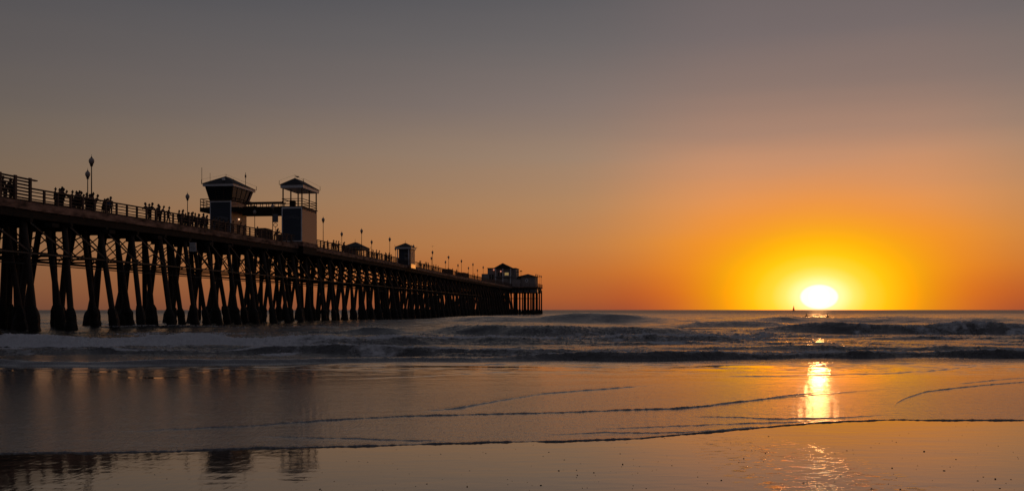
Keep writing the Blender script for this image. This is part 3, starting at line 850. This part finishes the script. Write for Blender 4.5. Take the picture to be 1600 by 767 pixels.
# flared glazed cabin
lo = [(-3.3, -.02), (.0, -.02), (.0, 5.72), (-3.3, 5.72)]; hi_ = [(-3.62, -.8), (.50, -.8), (.50, 6.4), (-3.62, 6.4)]
cb = MB(); cb.loft([[(x, y, 18.1) for x, y in lo], [(x, y, 20.05) for x, y in hi_]]); cab = cb.build('cabin', M['glass'], ct)
m = MB()
def lerp(a, b, k): return tuple(a[i] + (b[i] - a[i]) * k for i in range(len(a)))
for i in range(4):
    j = (i + 1) % 4
    for k in ([0, .33, .66] if i % 2 == 0 else [0, .25, .5, .75]):
        p = lerp(lo[i], lo[j], k) + (18.1,); q = lerp(hi_[i], hi_[j], k) + (20.05,); m.bar(p, q, .16 if k == 0 else .09)
    m.bar(lo[i] + (18.14,), lo[j] + (18.14,), .14, .2)
m.build('window_frame', M['wood2'], cab)
MB().bar(lo[2] + (18.1,), hi_[2] + (20.05,), .5, .3).build('corner_panel', M['shingle'], ct)
MB().box(-3.72, 1.0, -1.7, 6.75, 20.052, 20.42).build('roof_fascia', M['white'], ct)
rf = hip(MB(), -3.86, 1.14, -1.85, 6.9, 20.423, 21.85, 1.0, 2.6).build('roof', M['roof'], ct)
m = MB()
for x, y in ((-3.84, -1.8), (1.12, -1.8), (1.12, 6.85)): m.bar((x, y, 20.4), (x, y, 21.0), .06)
m.bar((-1.36, 1.2, 21.7), (-1.36, 1.2, 22.2), .04)
for p, q in (((-3.84, -1.8, 21), (-1.36, 1.2, 22.15)), ((-1.36, 1.2, 22.15), (-.2, 3, 21.6)), ((-.2, 3, 21.6), (1.12, 6.85, 21.))): m.bar(p, q, .018)
m.build('bird_wire', M['iron'], rf)
for (x, y, z0, z1, w) in ((-3.84, -1.7, 20.3, 22.8, .05), (-2.6, -1.6, 20.4, 22.0, .035), (.75, 3.5, 20.5, 22.7, .06)):
    a = MB(); a.bar((x, y, z0), (x, y, z1), w)
    if w > .055: a.box(x - .09, x + .09, y - .09, y + .09, z1 - .75, z1 - .35)
    a.build('antenna', M['iron'], rf)
MB().lathe([(.02, 0), (.2, .06), (.26, .22), (.2, .4), (.02, .46)], 12).build('siren', M['white'], rf, True).location = (-.75, -1.1, 20.85)
MB().lathe([(.01, 0), (.09, .03), (.12, .12), (.09, .2), (.01, .24)], 10).build('wall_lamp', M['lamp_on'], ct, True).location = (.1, 2.6, 15.4)
# legs of its own platform
MB().box(-5.3, 3.1, -.6, 7.2, 10.4, 11.45).build('platform', M['under'], ct)
for x in (-4.9, -2.3, .2):
    for y in (0.2, 6.2): MB().tube([(x, y, 10.4), (x - .2, y, -1.5)], [.2, .23], 10).build('leg', M['pile'], ct, True)

# --- bridge between the towers
br = bld('tower_bridge', 144.2, 9.6, 0)     # local x from 1.2 to 7.5
tag(br, 'enclosed timber footbridge joining the two towers above the pier deck', 'bridge')
MB().box(1.205, 7.39, .0, .15, 15.95, 17.25).build('girder', M['under'], br)
MB().box(1.205, 7.39, 1.5, 1.65, 15.95, 17.25).build('girder', M['under'], br)
MB().box(1.205, 7.39, .152, 1.498, 16.2, 16.35).build('floor', M['under'], br)
for y in (.07, 1.57): MB().bar((1.2, y, 17.86), (7.39, y, 17.86), .12, .20).build('handrail', M['wood2'], br)
m = MB()
for x in np.arange(1.5, 7.3, .95):
    for y in (.07, 1.57): m.box(x - .04, x + .04, y - .04, y + .04, 17.252, 17.76)
m.build('baluster', M['wood2'], br)

# hanging sign and ring by the lookout tower
hs = bld('hanging_sign', 142.9, 2.3, 0)
tag(hs, 'dark rectangular board hanging beside the navy tower front under the bridge', 'sign')
MB().box(-.95, -.05, 0, .08, 14.75, 15.98).build('board', M['grey'], hs)
MB().box(-.9, .3, .02, .06, 16.05, 16.13).build('bracket', M['iron'], hs)
rb = MB(); rgs = []
for k in range(17):
    a = 2 * math.pi * k / 16; rgs.append((.30 * math.cos(a), 0, .26 * math.sin(a)))
rb.tube(rgs, .05, 6); rbo = rb.build('ring_buoy', M['iron'], None, True)
rbo.location = W(142.8, 2.7, 14.35); rbo.rotation_euler.z = PHI
rb2 = MB().bar((0, 0, .26), (0, 0, .48), .02).bar((0, 0, -.3), (0, 0, -1.3), .05).build('bracket', M['iron'], rbo)
tag(rbo, 'dark ring on a thin pole directly under the hanging sign', 'ring')

# --- timber box on the deck
bx = bld('storage_box', s_at(409, .8), .8, 0)
zz = deck(s_at(409, .8)); tag(bx, 'dark wooden storage box standing at the railing between the towers', 'box')
MB().box(-.6, 1.0, 0, 1.6, zz, zz + 1.45).build('body', M['wood2'], bx)
MB().box(-.66, .55, -.05, 1.65, zz + 1.453, zz + 1.58).build('lid', M['timber'], bx)
bx2 = bld('litter_bin', s_at(438, .7), .7, deck(137))
tag(bx2, 'dark litter bin standing at the landward foot of the navy tower', 'bin')
MB().lathe([(.3, 0), (.36, .9)], 12).build('body', M['iron'], bx2, True)
MB().lathe([(.38, .903), (.36, 1.0), (.15, 1.2)], 12).build('lid', M['iron'], bx2, True)

# --- kiosks
def kiosk(name, s, t, w, dep, zf, h, rise, label, open_=False):
    k = bld(name, s, t, 0); tag(k, label, 'kiosk')
    z1 = zf + h
    if not open_:
        MB().box(-w + .35, -.32, .25, dep - .2, zf, z1).build('wall', M['navy'], k)
        MB().box(-.317, 0, .5, dep, zf, z1 - .003).build('side_wall', M['shingle'], k)
        d_ = MB().box(-1.35, -.5, .19, .247, zf + .9, zf + 2.6).build('door', M['grey'], k)
        MB().box(-1.2, -.65, .172, .188, zf + 1.7, zf + 2.4).build('pane', M['glass'], d_)
        for x in (-w, -.45): MB().box(x, x + .18, -.02, .16, zf, z1).build('column', M['white'], k)
        MB().box(-w, .02, -.3, -.1, zf - .6, zf).build('skirt', M['fascia'], k)
        m = MB(); m.bar((-w, -.15, zf + 1.2), (0, -.15, zf + 1.2), .07, .09)
        for zz_ in (.3, .6, .9): m.bar((-w, -.15, zf + zz_), (0, -.15, zf + zz_), .05, .06)
        m.build('railing', M['timber'], k)
        MB().box(.003, .15, .3, dep + .1, zf - .65, zf + .22).build('lit_sill', M['gloss'], k)
    else:
        for x in (-w, -w / 2, -.2):
            for y in (0, dep - .2): MB().box(x, x + .2, y, y + .2, zf, z1).build('column', M['grey'], k)
        MB().box(-w + .25, -.25, .5, dep - .5, zf, zf + 1.1).build('counter', M['wood2'], k)
        MB().box(-w + .25, -.9, .3, 1.6, zf + 1.103, z1).build('back_panel', M['navy'], k)
    MB().box(-w - .25, .25, -.35, dep + .25, z1 + .002, z1 + .42).build('roof_fascia', M['white'] if not open_ else M['grey'], k)
    r = hip(MB(), -w - .42, .42, -.5, dep + .4, z1 + .423, z1 + .423 + rise, dep * .35, dep * .6).build('roof', M['roof'], k)
    m = MB(); m.bar((-w / 2, dep * .35, z1 + rise), (-w / 2, dep * .35, z1 + rise + 1.0), .05)
    for x, y in ((-w - .4, -.45), (.4, -.45), (.4, dep + .35)): m.bar((x, y, z1 + .4), (x, y, z1 + .9), .05)
    m.build('finial', M['iron'], r)
    return k
s2 = s_at(641, -1.0)
kiosk('kiosk', s2, -1.0, 3.0, 4.6, deck(s2) + .1, 3.55, 1.0, 'tall narrow kiosk overhanging the near railing with one side lit orange')
s1_ = s_at(562, 6.9)
kiosk('kiosk', s1_, 6.9, 3.3, 6.6, deck(s1_), 2.9, 1.15, 'low open-sided kiosk with wide hip roof behind the railing', True)
# benches / planters that break the railing line further out
for px, w, h, lb in ((702, 5., 1.55, 'long dark shelter box among the tall lamps'), (724, 9., 1.5, 'dark shed nearest the restaurant on its landward side')):
    s = s_at(px, 1.); k = bld('deck_shed', s, 1., deck(s)); tag(k, lb, 'shed')
    MB().box(-2., 0, 0, w, 0, h).build('wall', M['under'], k); MB().box(-2.2, .2, -.2, w + .2, h + .003, h + .18).build('roof', M['roof'], k)

# --- restaurant on the pier head. world-aligned footprint in pier frame: x = 0 at near edge of the pier
rs = empty('restaurant', W(408, 0, 0), PHI)
tag(rs, 'two-storey gabled restaurant with lower wing at the far end of the pier', 'restaurant')
def wx(px): return (px - 785) * .272 - 4.05 + .55      # pixel column -> local x at that distance
z0 = hd
def wbox(name, a, b, y0, y1, za, zb_, mat, par=rs): return MB().box(wx(a), wx(b), y0, y1, za, zb_).build(name, mat, par)
wbox('wall', 758, 770.9, 2, 12, z0, 19.3, M['plank'])
wbox('wall', 748.5, 757.9, 2, 10, z0, 17.1, M['plank'])
wbox('wall', 771, 797, 0, 14, z0, 19.2, M['plank'])
wbox('wall', 797.1, 803, 1.5, 12, z0, 19.2, M['plank'])
wbox('wall', 803.1, 811, 4, 12, z0, 15.9, M['plank'])
wbox('wall', 811.1, 833, .5, 12, z0, 15.8, M['plank'])
# roofs
a, b, c = wx(769.5), wx(798.5), wx(783.5)
m = MB(); m.loft([[(a, -1.2, 19.25), (b, -1.2, 19.25), (c, -1.2, 21.3)], [(a, 14.5, 19.25), (b, 14.5, 19.25), (c, 14.5, 21.3)]])
gr = m.build('gable_roof', M['roof'], rs)
m = MB(); m.bar((a, -1.25, 19.25), (c, -1.25, 21.35), .1, .3); m.bar((b, -1.25, 19.25), (c, -1.25, 21.35), .1, .3); m.build('bargeboard', M['grey'], gr)
wbox('flat_roof', 757.5, 770.7, 1.7, 12.3, 19.302, 19.6, M['roof']); wbox('flat_roof', 797.3, 803.6, 1.2, 12.3, 19.203, 19.5, M['roof'])
m = hip(MB(), wx(806), wx(836), -.2, 13, 15.85, 17.0, 3, 9); m.build('hip_roof', M['roof'], rs)
for px in (772.3, 783.5, 795.5): MB().box(wx(px) - .16, wx(px) + .16, -1.2, -.9, z0, 19.24).build('column', M['white'], rs)
MB().box(wx(771), wx(797), -1.3, -.02, 15.5, 15.8).build('balcony', M['grey'], rs)
wd = MB().box(wx(785.5), wx(792.5), -.06, -.003, 16.2, 17.7).build('window', M['white'], rs)
MB().box(wx(786), wx(792), -.08, -.062, 16.4, 17.5).build('pane', material('sky_glow_pane', (.5, .36, .16), .2, .1, 3, emit=(.62, .40, .14), es=.38), wd)  # pane glows in place of the yellow sky seen through it
for px in (775, 779.5):
    wd = MB().box(wx(px), wx(px + 3), -.06, -.003, 16.0, 17.6).build('window', M['glass'], rs)
for px in (760.5, 764.5):
    wd = MB().box(wx(px), wx(px + 3), 1.94, 1.997, 14.6, 16.8).build('window', M['glass'], rs)
MB().box(wx(772), wx(797), -.05, -.003, 17.9, 18.1).build('beam', M['grey'], rs)
# scrawled sign over the door and the round emblem
m = MB(); 
for k in range(7): m.bar((wx(784.5) + k * .27, -1.36, 14.5 + (.25 if k % 2 else 0)), (wx(784.5) + (k + 1) * .27, -1.36, 14.5 + (0 if k % 2 else .25)), .05, .12)
m.build('script_sign', M['white'], rs)
em = MB(); em.lathe([(.72, 0), (.72, .08)], 20); e = em.build('round_sign', M['white'], rs); e.rotation_euler = (R(90), 0, 0); e.location = (wx(820), .49, 14.15)
em = MB(); em.lathe([(.35, .083), (.35, .1)], 16); em.build('emblem', M['grey'], e)
for px, z in ((768, 18.5), (780.5, 17.7)):
    MB().lathe([(.01, 0), (.24, .1), (.28, .3), (.22, .5), (.01, .55)], 10).build('lit_lamp', M['pink_on'], rs, True).location = (wx(px), -1.5 if px > 771 else 1.6, z)
for px, z, y in ((764, 16.0, 1.9), (798.5, 16.0, 1.4)): MB().box(wx(px) - .12, wx(px) + .12, y - .1, y, z, z + .25).build('bulkhead_lamp', M['white'], rs)
wbox('storefront', 797, 811, -.5, 0.45, z0, 14.6, M['plank'])
wbox('terrace_screen', 740, 770.9, -3.5, -3.3, z0, z0 + 1.9, M['grey'])
m = MB()
for px in range(741, 771, 3): m.box(wx(px) - .07, wx(px) + .07, -3.62, -3.502, z0, z0 + 1.95)
m.build('screen_post', M['timber'], rs)
for px, h in ((806.5, 18.1), (811.5, 18.4)):
    u = empty('patio_umbrella', rs.matrix_world.inverted() @ Vector((0, 0, 0)))
    u.location = W(408 - .3, -wx(px) , z0); u.rotation_euler.z = PHI
    tag(u, 'closed patio umbrella on the %s side of the gap between gabled hall and low wing' % ('landward' if px < 808 else 'seaward'), 'umbrella', 'patio umbrellas')
    MB().tube([(0, 0, 0), (0, 0, h - z0)], .06, 6).build('pole', M['iron'], u)
    MB().lathe([(.75, h - z0 - .5), (.35, h - z0 - .2), (.04, h - z0)], 8).build('canopy', M['under'], u)

# ================================================================== people
def skin_mesh(name, pts, edges, rad, levels=1, root=0):
    me = bpy.data.meshes.new(name); me.from_pydata(pts, edges, [])
    o = bpy.data.objects.new(name, me); COL.objects.link(o)
    md = o.modifiers.new('skin', 'SKIN'); md.use_smooth_shade = True
    sv = me.skin_vertices[0].data
    for i, r in enumerate(rad): sv[i].radius = (r, r) if not isinstance(r, tuple) else r
    for i in range(len(pts)): sv[i].use_root = (i == root)
    sb = o.modifiers.new('sub', 'SUBSURF'); sb.levels = levels
    dg = bpy.context.evaluated_depsgraph_get()
    out = bpy.data.meshes.new_from_object(o.evaluated_get(dg))
    bpy.data.objects.remove(o)
    out.name = name; out.materials.clear()
    return out

def figure(pose):
    """meshes for body, top, trousers, hair; faces +x (the railing), feet at z=0"""
    lean = {'stand': 0, 'lean': .22, 'walk': .04, 'look': .06, 'sit': .05}[pose]
    hz = .93
    sh = (lean * 1.2, 1.42 - lean * .15); nk = (sh[0] + .02, sh[1] + .09); hd_ = (nk[0] + .03 + lean * .2, nk[1] + .14)
    P, E, RR = [], [], []
    def pt(x, y, z, r, par=None):
        P.append((x, y, z)); RR.append(r)
        if par is not None: E.append((par, len(P) - 1))
        return len(P) - 1
    pel = pt(0, 0, hz, .12); sp = pt(sh[0] * .5, 0, 1.18, .115, pel); ch = pt(sh[0], 0, sh[1] - .08, .13, sp)
    n1 = pt(nk[0], 0, nk[1], .052, ch); h1 = pt(hd_[0], 0, hd_[1] - .06, .078, n1); h2 = pt(hd_[0] - .005, 0, hd_[1] + .03, .092, h1); pt(hd_[0] - .01, 0, hd_[1] + .09, .06, h2)
    pt(hd_[0] + .095, 0, hd_[1] - .03, .014, h2)
    arms = {}
    for sgn_ in (-1, 1):
        s_ = pt(sh[0], sgn_ * .18, sh[1] - .03, .058, ch)
        if pose == 'lean': el_, wr = (sh[0] + .18, sgn_ * .26, 1.14), (sh[0] + .36, sgn_ * .10, 1.20)
        elif pose == 'look': el_, wr = (sh[0] + .12, sgn_ * .27, 1.16), (sh[0] + .30, sgn_ * .08, 1.42)
        elif pose == 'walk': el_, wr = (sh[0] + sgn_ * .10, sgn_ * .24, 1.12), (sh[0] + sgn_ * .26, sgn_ * .22, .92)
        else: el_, wr = (sh[0] - .03, sgn_ * .24, 1.13), (sh[0] + .06, sgn_ * .24, .88)
        e_ = pt(*el_, .042, s_); w_ = pt(*wr, .030, e_)
        dv = (Vector(wr) - Vector(el_)).normalized()
        hnd = Vector(wr) + dv * .07; h_ = pt(*hnd, .034, w_)
        for f_ in range(4):
            fp = hnd + dv * (.07 + .012 * (1.5 - abs(f_ - 1.5))) + Vector((.0, (f_ - 1.5) * .019, -.01)); pt(*fp, .0085, h_)
        tp = hnd + dv * .03 + Vector((.03, -sgn_ * .035, .0)); pt(*tp, .010, h_)
        arms[sgn_] = (el_, wr)
    legs = {}
    for sgn_ in (-1, 1):
        st = .16 * sgn_ if pose == 'walk' else .02 * sgn_
        hp = pt(0, sgn_ * .09, hz - .06, .085, pel)
        kn = (st * .55 + .03, sgn_ * .10, .50); an = (st - .02, sgn_ * .11, .09)
        k_ = pt(*kn, .058, hp); a_ = pt(*an, .040, k_); pt(an[0] + .15, an[1], .035, (.045, .03), a_)
        legs[sgn_] = (kn, an)
    body = skin_mesh('body', P, E, RR, 1)
    # jacket
    P, E, RR = [], [], []
    pel = pt(0, 0, hz - .02, .150); sp = pt(sh[0] * .5, 0, 1.18, .140, pel); ch = pt(sh[0], 0, sh[1] - .09, .150, sp); pt(nk[0], 0, nk[1] - .03, .062, ch)
    for sgn_ in (-1, 1):
        s_ = pt(sh[0], sgn_ * .19, sh[1] - .04, .075, ch); e_ = pt(*arms[sgn_][0], .058, s_); pt(*lerp(arms[sgn_][0], arms[sgn_][1], .9), .044, e_)
    jacket = skin_mesh('jacket', P, E, RR, 1)
    P, E, RR = [], [], []
    pel = pt(0, 0, hz, .135)
    for sgn_ in (-1, 1):
        hp = pt(0, sgn_ * .09, hz - .08, .100, pel); k_ = pt(*legs[sgn_][0], .073, hp); pt(legs[sgn_][1][0], legs[sgn_][1][1], .12, .058, k_)
    trousers = skin_mesh('trousers', P, E, RR, 1)
    P, E, RR = [], [], []
    a0 = pt(hd_[0] - .035, 0, hd_[1] + .055, .098); pt(hd_[0] - .05, 0, hd_[1] - .04, .075, a0); pt(hd_[0] + .01, 0, hd_[1] + .085, .075, a0)
    hair = skin_mesh('hair', P, E, RR, 1)
    return {'body': body, 'jacket': jacket, 'trousers': trousers, 'hair': hair}
FIG = {p: figure(p) for p in ('stand', 'lean', 'walk', 'look')}
for fg in FIG.values():
    for k, me in fg.items(): me.materials.append({'body': M['skin'], 'jacket': CLOTH[0], 'trousers': CLOTH[2], 'hair': M['hair']}[k])
CN = ['black', 'navy', 'charcoal', 'brown', 'grey', 'bright blue', 'maroon', 'olive']
def person(loc, rz, pose, h, top, bot, label, group='people along the pier railing'):
    r = empty('person', loc, rz); r.scale = (h / 1.72,) * 3
    for k in ('body', 'jacket', 'trousers', 'hair'):
        o = bpy.data.objects.new(k, FIG[pose][k]); COL.objects.link(o); o.parent = r
        if k in ('jacket', 'trousers'):
            o.material_slots[0].link = 'OBJECT'; o.material_slots[0].material = CLOTH[top if k == 'jacket' else bot]
    tag(r, label, 'person', group)
    return r
VERB = {'stand': 'standing', 'lean': 'leaning on railing', 'walk': 'walking', 'look': 'hands raised'}
ANC = [(0, 'behind the tall slatted fence'), (50, 'between tall fence and paired street lamps'), (136, 'by the paired street lamps'), (158, 'seaward of the paired street lamps'),
       (215, 'landward of the lone street lamp'), (276, 'by the lone street lamp'), (310, 'below the control tower'),
       (380, 'under the tower bridge'), (500, 'between open-topped tower and low kiosk'), (536, 'in front of the low hip-roofed kiosk'), (578, 'between the two kiosks'),
       (650, 'seaward of the tall narrow kiosk'), (690, 'among the farther street lamps'), (730, 'at the landward end of the restaurant')]
plist = [  # column, pose, height, top, bottom, facing sea (1) or land (-1), distance from the rail
    (4, 'stand', 1.8, 3, 2, 1, .6), (9, 'lean', 1.75, 0, 2, 1, .5), (16, 'stand', 1.7, 1, 0, 1, .6), (19, 'look', 1.6, 5, 2, 1, .55), (23, 'stand', 1.75, 2, 0, -1, .7),
    (89, 'lean', 1.68, 3, 1, 1, .5), (92.5, 'stand', 1.66, 2, 4, 1, .6), (96.5, 'stand', 1.84, 2, 1, 1, .6),
    (115, 'lean', 1.62, 4, 0, 1, .5), (119, 'lean', 1.74, 2, 0, 1, .5), (124, 'stand', 1.66, 0, 2, -1, .7), (127, 'lean', 1.5, 1, 0, 1, .5),
    (137, 'lean', 1.6, 0, 2, 1, .5), (141, 'stand', 1.62, 2, 0, 1, .6), (145, 'stand', 1.86, 1, 0, 1, .5),
    (163, 'stand', 1.45, 6, 2, 1, .5), (169.5, 'stand', 1.58, 5, 2, -1, .5), (172.5, 'stand', 1.76, 2, 1, 1, .7),
    (231, 'lean', 1.86, 3, 0, -1, .35), (234, 'lean', 1.88, 2, 0, 1, .5), (247, 'stand', 1.86, 1, 0, 1, .4), (250.5, 'lean', 1.82, 4, 6, 1, .4), (263, 'walk', 1.84, 0, 2, 1, .35),
    (279.5, 'stand', 1.68, 0, 2, 1, .6), (285.5, 'stand', 1.86, 2, 0, 1, .6), (288.5, 'look', 1.5, 3, 0, 1, .6), (297, 'lean', 1.75, 2, 0, 1, .5), (301, 'lean', 1.5, 7, 2, 1, .5), (304.5, 'stand', 1.74, 0, 2, 1, .6),
    (314, 'lean', 1.6, 1, 0, 1, .5), (317.5, 'stand', 1.84, 0, 0, 1, .6), (324, 'stand', 1.72, 2, 0, -1, .6), (343, 'stand', 1.7, 2, 0, 1, .6), (348, 'walk', 1.74, 3, 0, 1, 1.2), (353, 'lean', 1.7, 0, 0, 1, .5), (382, 'walk', 1.68, 6, 0, 1, 1.5),
    (402, 'stand', 1.55, 0, 2, 1, .7), (433, 'look', 1.85, 0, 0, 1, .6),
    (511.5, 'stand', 1.6, 0, 0, 1, .6), (521, 'stand', 1.85, 0, 2, 1, .6), (524.5, 'walk', 1.92, 1, 0, 1, .8), (528, 'look', 1.95, 0, 0, 1, .6), (535, 'lean', 1.9, 2, 0, 1, .5), (537, 'stand', 1.8, 0, 0, -1, .7),
    (576, 'stand', 1.9, 0, 0, 1, .6), (580.5, 'walk', 1.8, 2, 0, 1, .7), (583, 'stand', 1.7, 3, 0, 1, .6), (588, 'stand', 1.95, 0, 0, 1, .6), (590, 'lean', 1.85, 1, 0, 1, .5), (596, 'stand', 1.5, 0, 0, 1, .6),
    (602, 'stand', 1.8, 0, 0, 1, .6), (604, 'stand', 1.7, 2, 0, -1, .7), (607, 'look', 1.9, 0, 0, 1, .6), (611, 'walk', 1.7, 3, 0, 1, .6),
    (655.5, 'stand', 1.8, 0, 0, 1, .6), (657, 'stand', 1.9, 2, 0, 1, .7), (662.5, 'lean', 1.8, 0, 0, 1, .5), (666.5, 'stand', 1.9, 1, 0, 1, .6), (669.5, 'stand', 1.85, 0, 0, -1, .6), (677, 'walk', 1.75, 0, 0, 1, .6), (681, 'stand', 1.95, 2, 0, 1, .6), (684.5, 'stand', 1.7, 0, 0, 1, .6),
    (700, 'stand', 1.8, 0, 0, 1, .6), (707, 'stand', 1.9, 0, 0, 1, .5), (712.5, 'look', 2.0, 0, 0, 1, .4), (731, 'stand', 1.9, 0, 0, 1, .6), (739, 'stand', 2.1, 0, 0, 1, .5), (741.5, 'stand', 2.0, 3, 0, 1, .6), (745, 'lean', 1.8, 0, 0, 1, .5)]
plist += [(86, 'stand', 1.7, 1, 2, 1, .6), (94.5, 'lean', 1.7, 0, 2, 1, .45), (98, 'lean', 1.62, 4, 2, 1, .5), (112.5, 'stand', 1.7, 7, 0, 1, .6), (117, 'look', 1.72, 0, 2, 1, .6), (121.5, 'lean', 1.7, 3, 2, 1, .5),
    (134.5, 'stand', 1.72, 3, 2, 1, .6), (139, 'lean', 1.66, 4, 0, 1, .5), (143, 'stand', 1.7, 0, 2, -1, .7), (147.5, 'lean', 1.7, 7, 0, 1, .5), (160.5, 'lean', 1.4, 2, 0, 1, .5), (166, 'stand', 1.5, 3, 0, 1, .6),
    (232.5, 'stand', 1.8, 0, 2, 1, .7), (249, 'stand', 1.78, 2, 0, 1, .6), (282.5, 'lean', 1.7, 3, 0, 1, .5), (291, 'lean', 1.6, 2, 0, 1, .5), (294.5, 'stand', 1.66, 7, 2, 1, .6), (299, 'stand', 1.7, 0, 0, 1, .7),
    (307, 'lean', 1.66, 6, 0, 1, .5), (311, 'stand', 1.66, 3, 2, 1, .6), (320, 'lean', 1.7, 3, 0, 1, .5), (322, 'stand', 1.62, 4, 0, 1, .6), (331, 'lean', 1.64, 7, 0, 1, .5), (338, 'stand', 1.7, 4, 2, 1, .7), (364, 'stand', 1.68, 1, 0, 1, .6), (373, 'lean', 1.66, 2, 0, 1, .5), (416, 'stand', 1.7, 2, 0, 1, 2.4), (429, 'lean', 1.66, 3, 0, 1, .5)]
plist.sort(key=lambda p: p[0])
seen = {}
rows = []
for p in plist:
    px, pose, h, top, bot, fc, t = p
    an = [a[1] for a in ANC if a[0] <= px][-1]
    sz = 'short ' if h < 1.6 else ''
    base = '%sperson in %s top %s %s' % (sz, CN[top], VERB[pose], an)
    seen.setdefault(base, []).append(p); rows.append((p, base))
ORD = ['leftmost', 'second from left', 'third from left', 'fourth from left']
for p, base in rows:
    px, pose, h, top, bot, fc, t = p
    s = s_at(px, t); rz = PHI + random.uniform(-.5, .5) + (math.pi if fc < 0 else 0)
    lb = base if len(seen[base]) == 1 else base + ', ' + (ORD[seen[base].index(p)] if seen[base].index(p) < 4 else 'rightmost') + ''
    if len(seen[base]) > 1 and seen[base].index(p) == len(seen[base]) - 1: lb = base + ', rightmost'
    person(W(s, t, deck(s)), rz, pose, min(h, 1.9), top, bot, lb)

# ================================================================== sea users, boat, gulls
def surfer(px, y, label):
    YY = sea_Y(y); Xw = q_of(px) * YY
    r = person((Xw, YY, -.85), R(80), 'stand', 1.7, 0, 0, label, 'surfers sitting beyond the breakers')
    b = MB(); rg = []
    for k, (x, w) in enumerate([(-1.1, .03), (-.9, .18), (-.3, .27), (.4, .25), (.95, .12), (1.2, .02)]):
        zz_ = .08 + .12 * (k / 5) ** 3
        rg.append([(x, w, zz_), (x, w * .6, zz_ + .05), (x, -w * .6, zz_ + .05), (x, -w, zz_), (x, 0, zz_ - .05)])
    b.loft(rg); sb_ = b.build('surfboard', M['board'], None, True); sb_.location = (Xw, YY - .25, .22); sb_.rotation_euler = (0, R(-6), R(80))
    tag(sb_, 'pale surfboard floating under the %s surfer' % ('left' if px < 1275 else 'right'), 'surfboard', 'surfboards')
surfer(1260, 497.5, 'left of two surfers waiting in the water below the sun')
surfer(1293, 498, 'right of two surfers waiting in the water below the sun')

YB = 1800.
sbt = empty('sailboat', (q_of(1240) * YB, YB, 0), R(12)); tag(sbt, 'tiny sailboat on the horizon just left of the setting sun', 'sailboat')
h = MB(); h.loft([[(-4, 0, 1.1), (-4, 0, .9), (-4, 0, .5)][:3] + [(-4, 0, 1.1)], [(-2, -1, 1.), (-2, -.6, -.2), (-2, .6, -.2), (-2, 1, 1.)], [(2, -1.1, 1.1), (2, -.7, -.3), (2, .7, -.3), (2, 1.1, 1.1)], [(4.2, -.1, 1.5), (4.1, -.05, .6), (4.1, .05, .6), (4.2, .1, 1.5)]])
h.build('hull', M['under'], sbt); MB().tube([(.4, 0, 1), (.4, 0, 10.4)], .12, 6).build('mast', M['iron'], sbt)
m = MB(); m.loft([[(.2, -.05, 1.6), (.2, .05, 1.6), (.2, .05, 10), (.2, -.05, 10)], [(-1.6, .25, 1.7), (-1.6, .35, 1.7), (-.7, .35, 6.5), (-.7, .25, 6.5)], [(-2.2, .1, 1.8), (-2.2, .2, 1.8), (-2.1, .2, 2.0), (-2.1, .1, 2.0)]]); m.build('mainsail', M['sail'], sbt)
m = MB(); m.loft([[(.7, 0, 1.5), (.7, .1, 1.5), (.55, .1, 8.6), (.55, 0, 8.6)], [(2.4, 0, 1.6), (2.4, .1, 1.6), (2.3, .1, 1.8), (2.3, 0, 1.8)]]); m.build('jib', M['sail'], sbt)

def gull(loc, rz, span, label, flying=True):
    g = empty('gull', loc, rz); g.scale = (span / 1.2,) * 3; tag(g, label, 'gull', 'gulls')
    b = MB(); b.tube([(-.26, 0, -.02), (-.15, 0, 0), (.0, 0, .0), (.14, 0, .03), (.2, 0, .07), (.25, 0, .07), (.30, 0, .055)], [.012, .045, .07, .055, .036, .03, .006], 8); b.build('body', M['bird'], g, True)
    if flying:
        for s_ in (-1, 1):
            w = MB(); w.loft([[(.09, s_ * .05, .03), (-.07, s_ * .05, .02), (-.07, s_ * .05, .035), (.09, s_ * .05, .045)], [(.10, s_ * .3, .12), (-.04, s_ * .3, .11), (-.04, s_ * .3, .12), (.10, s_ * .3, .135)], [(-.02, s_ * .6, .07), (-.06, s_ * .6, .065), (-.06, s_ * .6, .07), (-.02, s_ * .6, .076)]]); w.build('wing', M['bird'], g, True)
    else:
        for s_ in (-1, 1): MB().tube([(0, s_ * .03, 0), (0, s_ * .03, -.14)], .008, 5).build('leg', M['bird'], g)
        MB().tube([(.08, 0, 0), (-.1, 0, .03), (-.3, 0, -.03)], [.05, .08, .01], 8).build('folded_wings', M['bird'], g, True)
gull((q_of(676) * 215, 215, EYE + (484 - 385) / 1500 * 215), R(100), 1.35, 'gull gliding with spread wings above the pier lamps')
gull((q_of(699) * 300, 300, EYE + (484 - 402) / 1500 * 300), R(20), .9, 'tiny distant gull flying beside the second tall lamp past the kiosk')
gull((W(145.3, .25, 21.75)), R(160), 1.5, 'gull perched on the roof ridge of the open-topped tower', False)
bpy.context.view_layer.update()
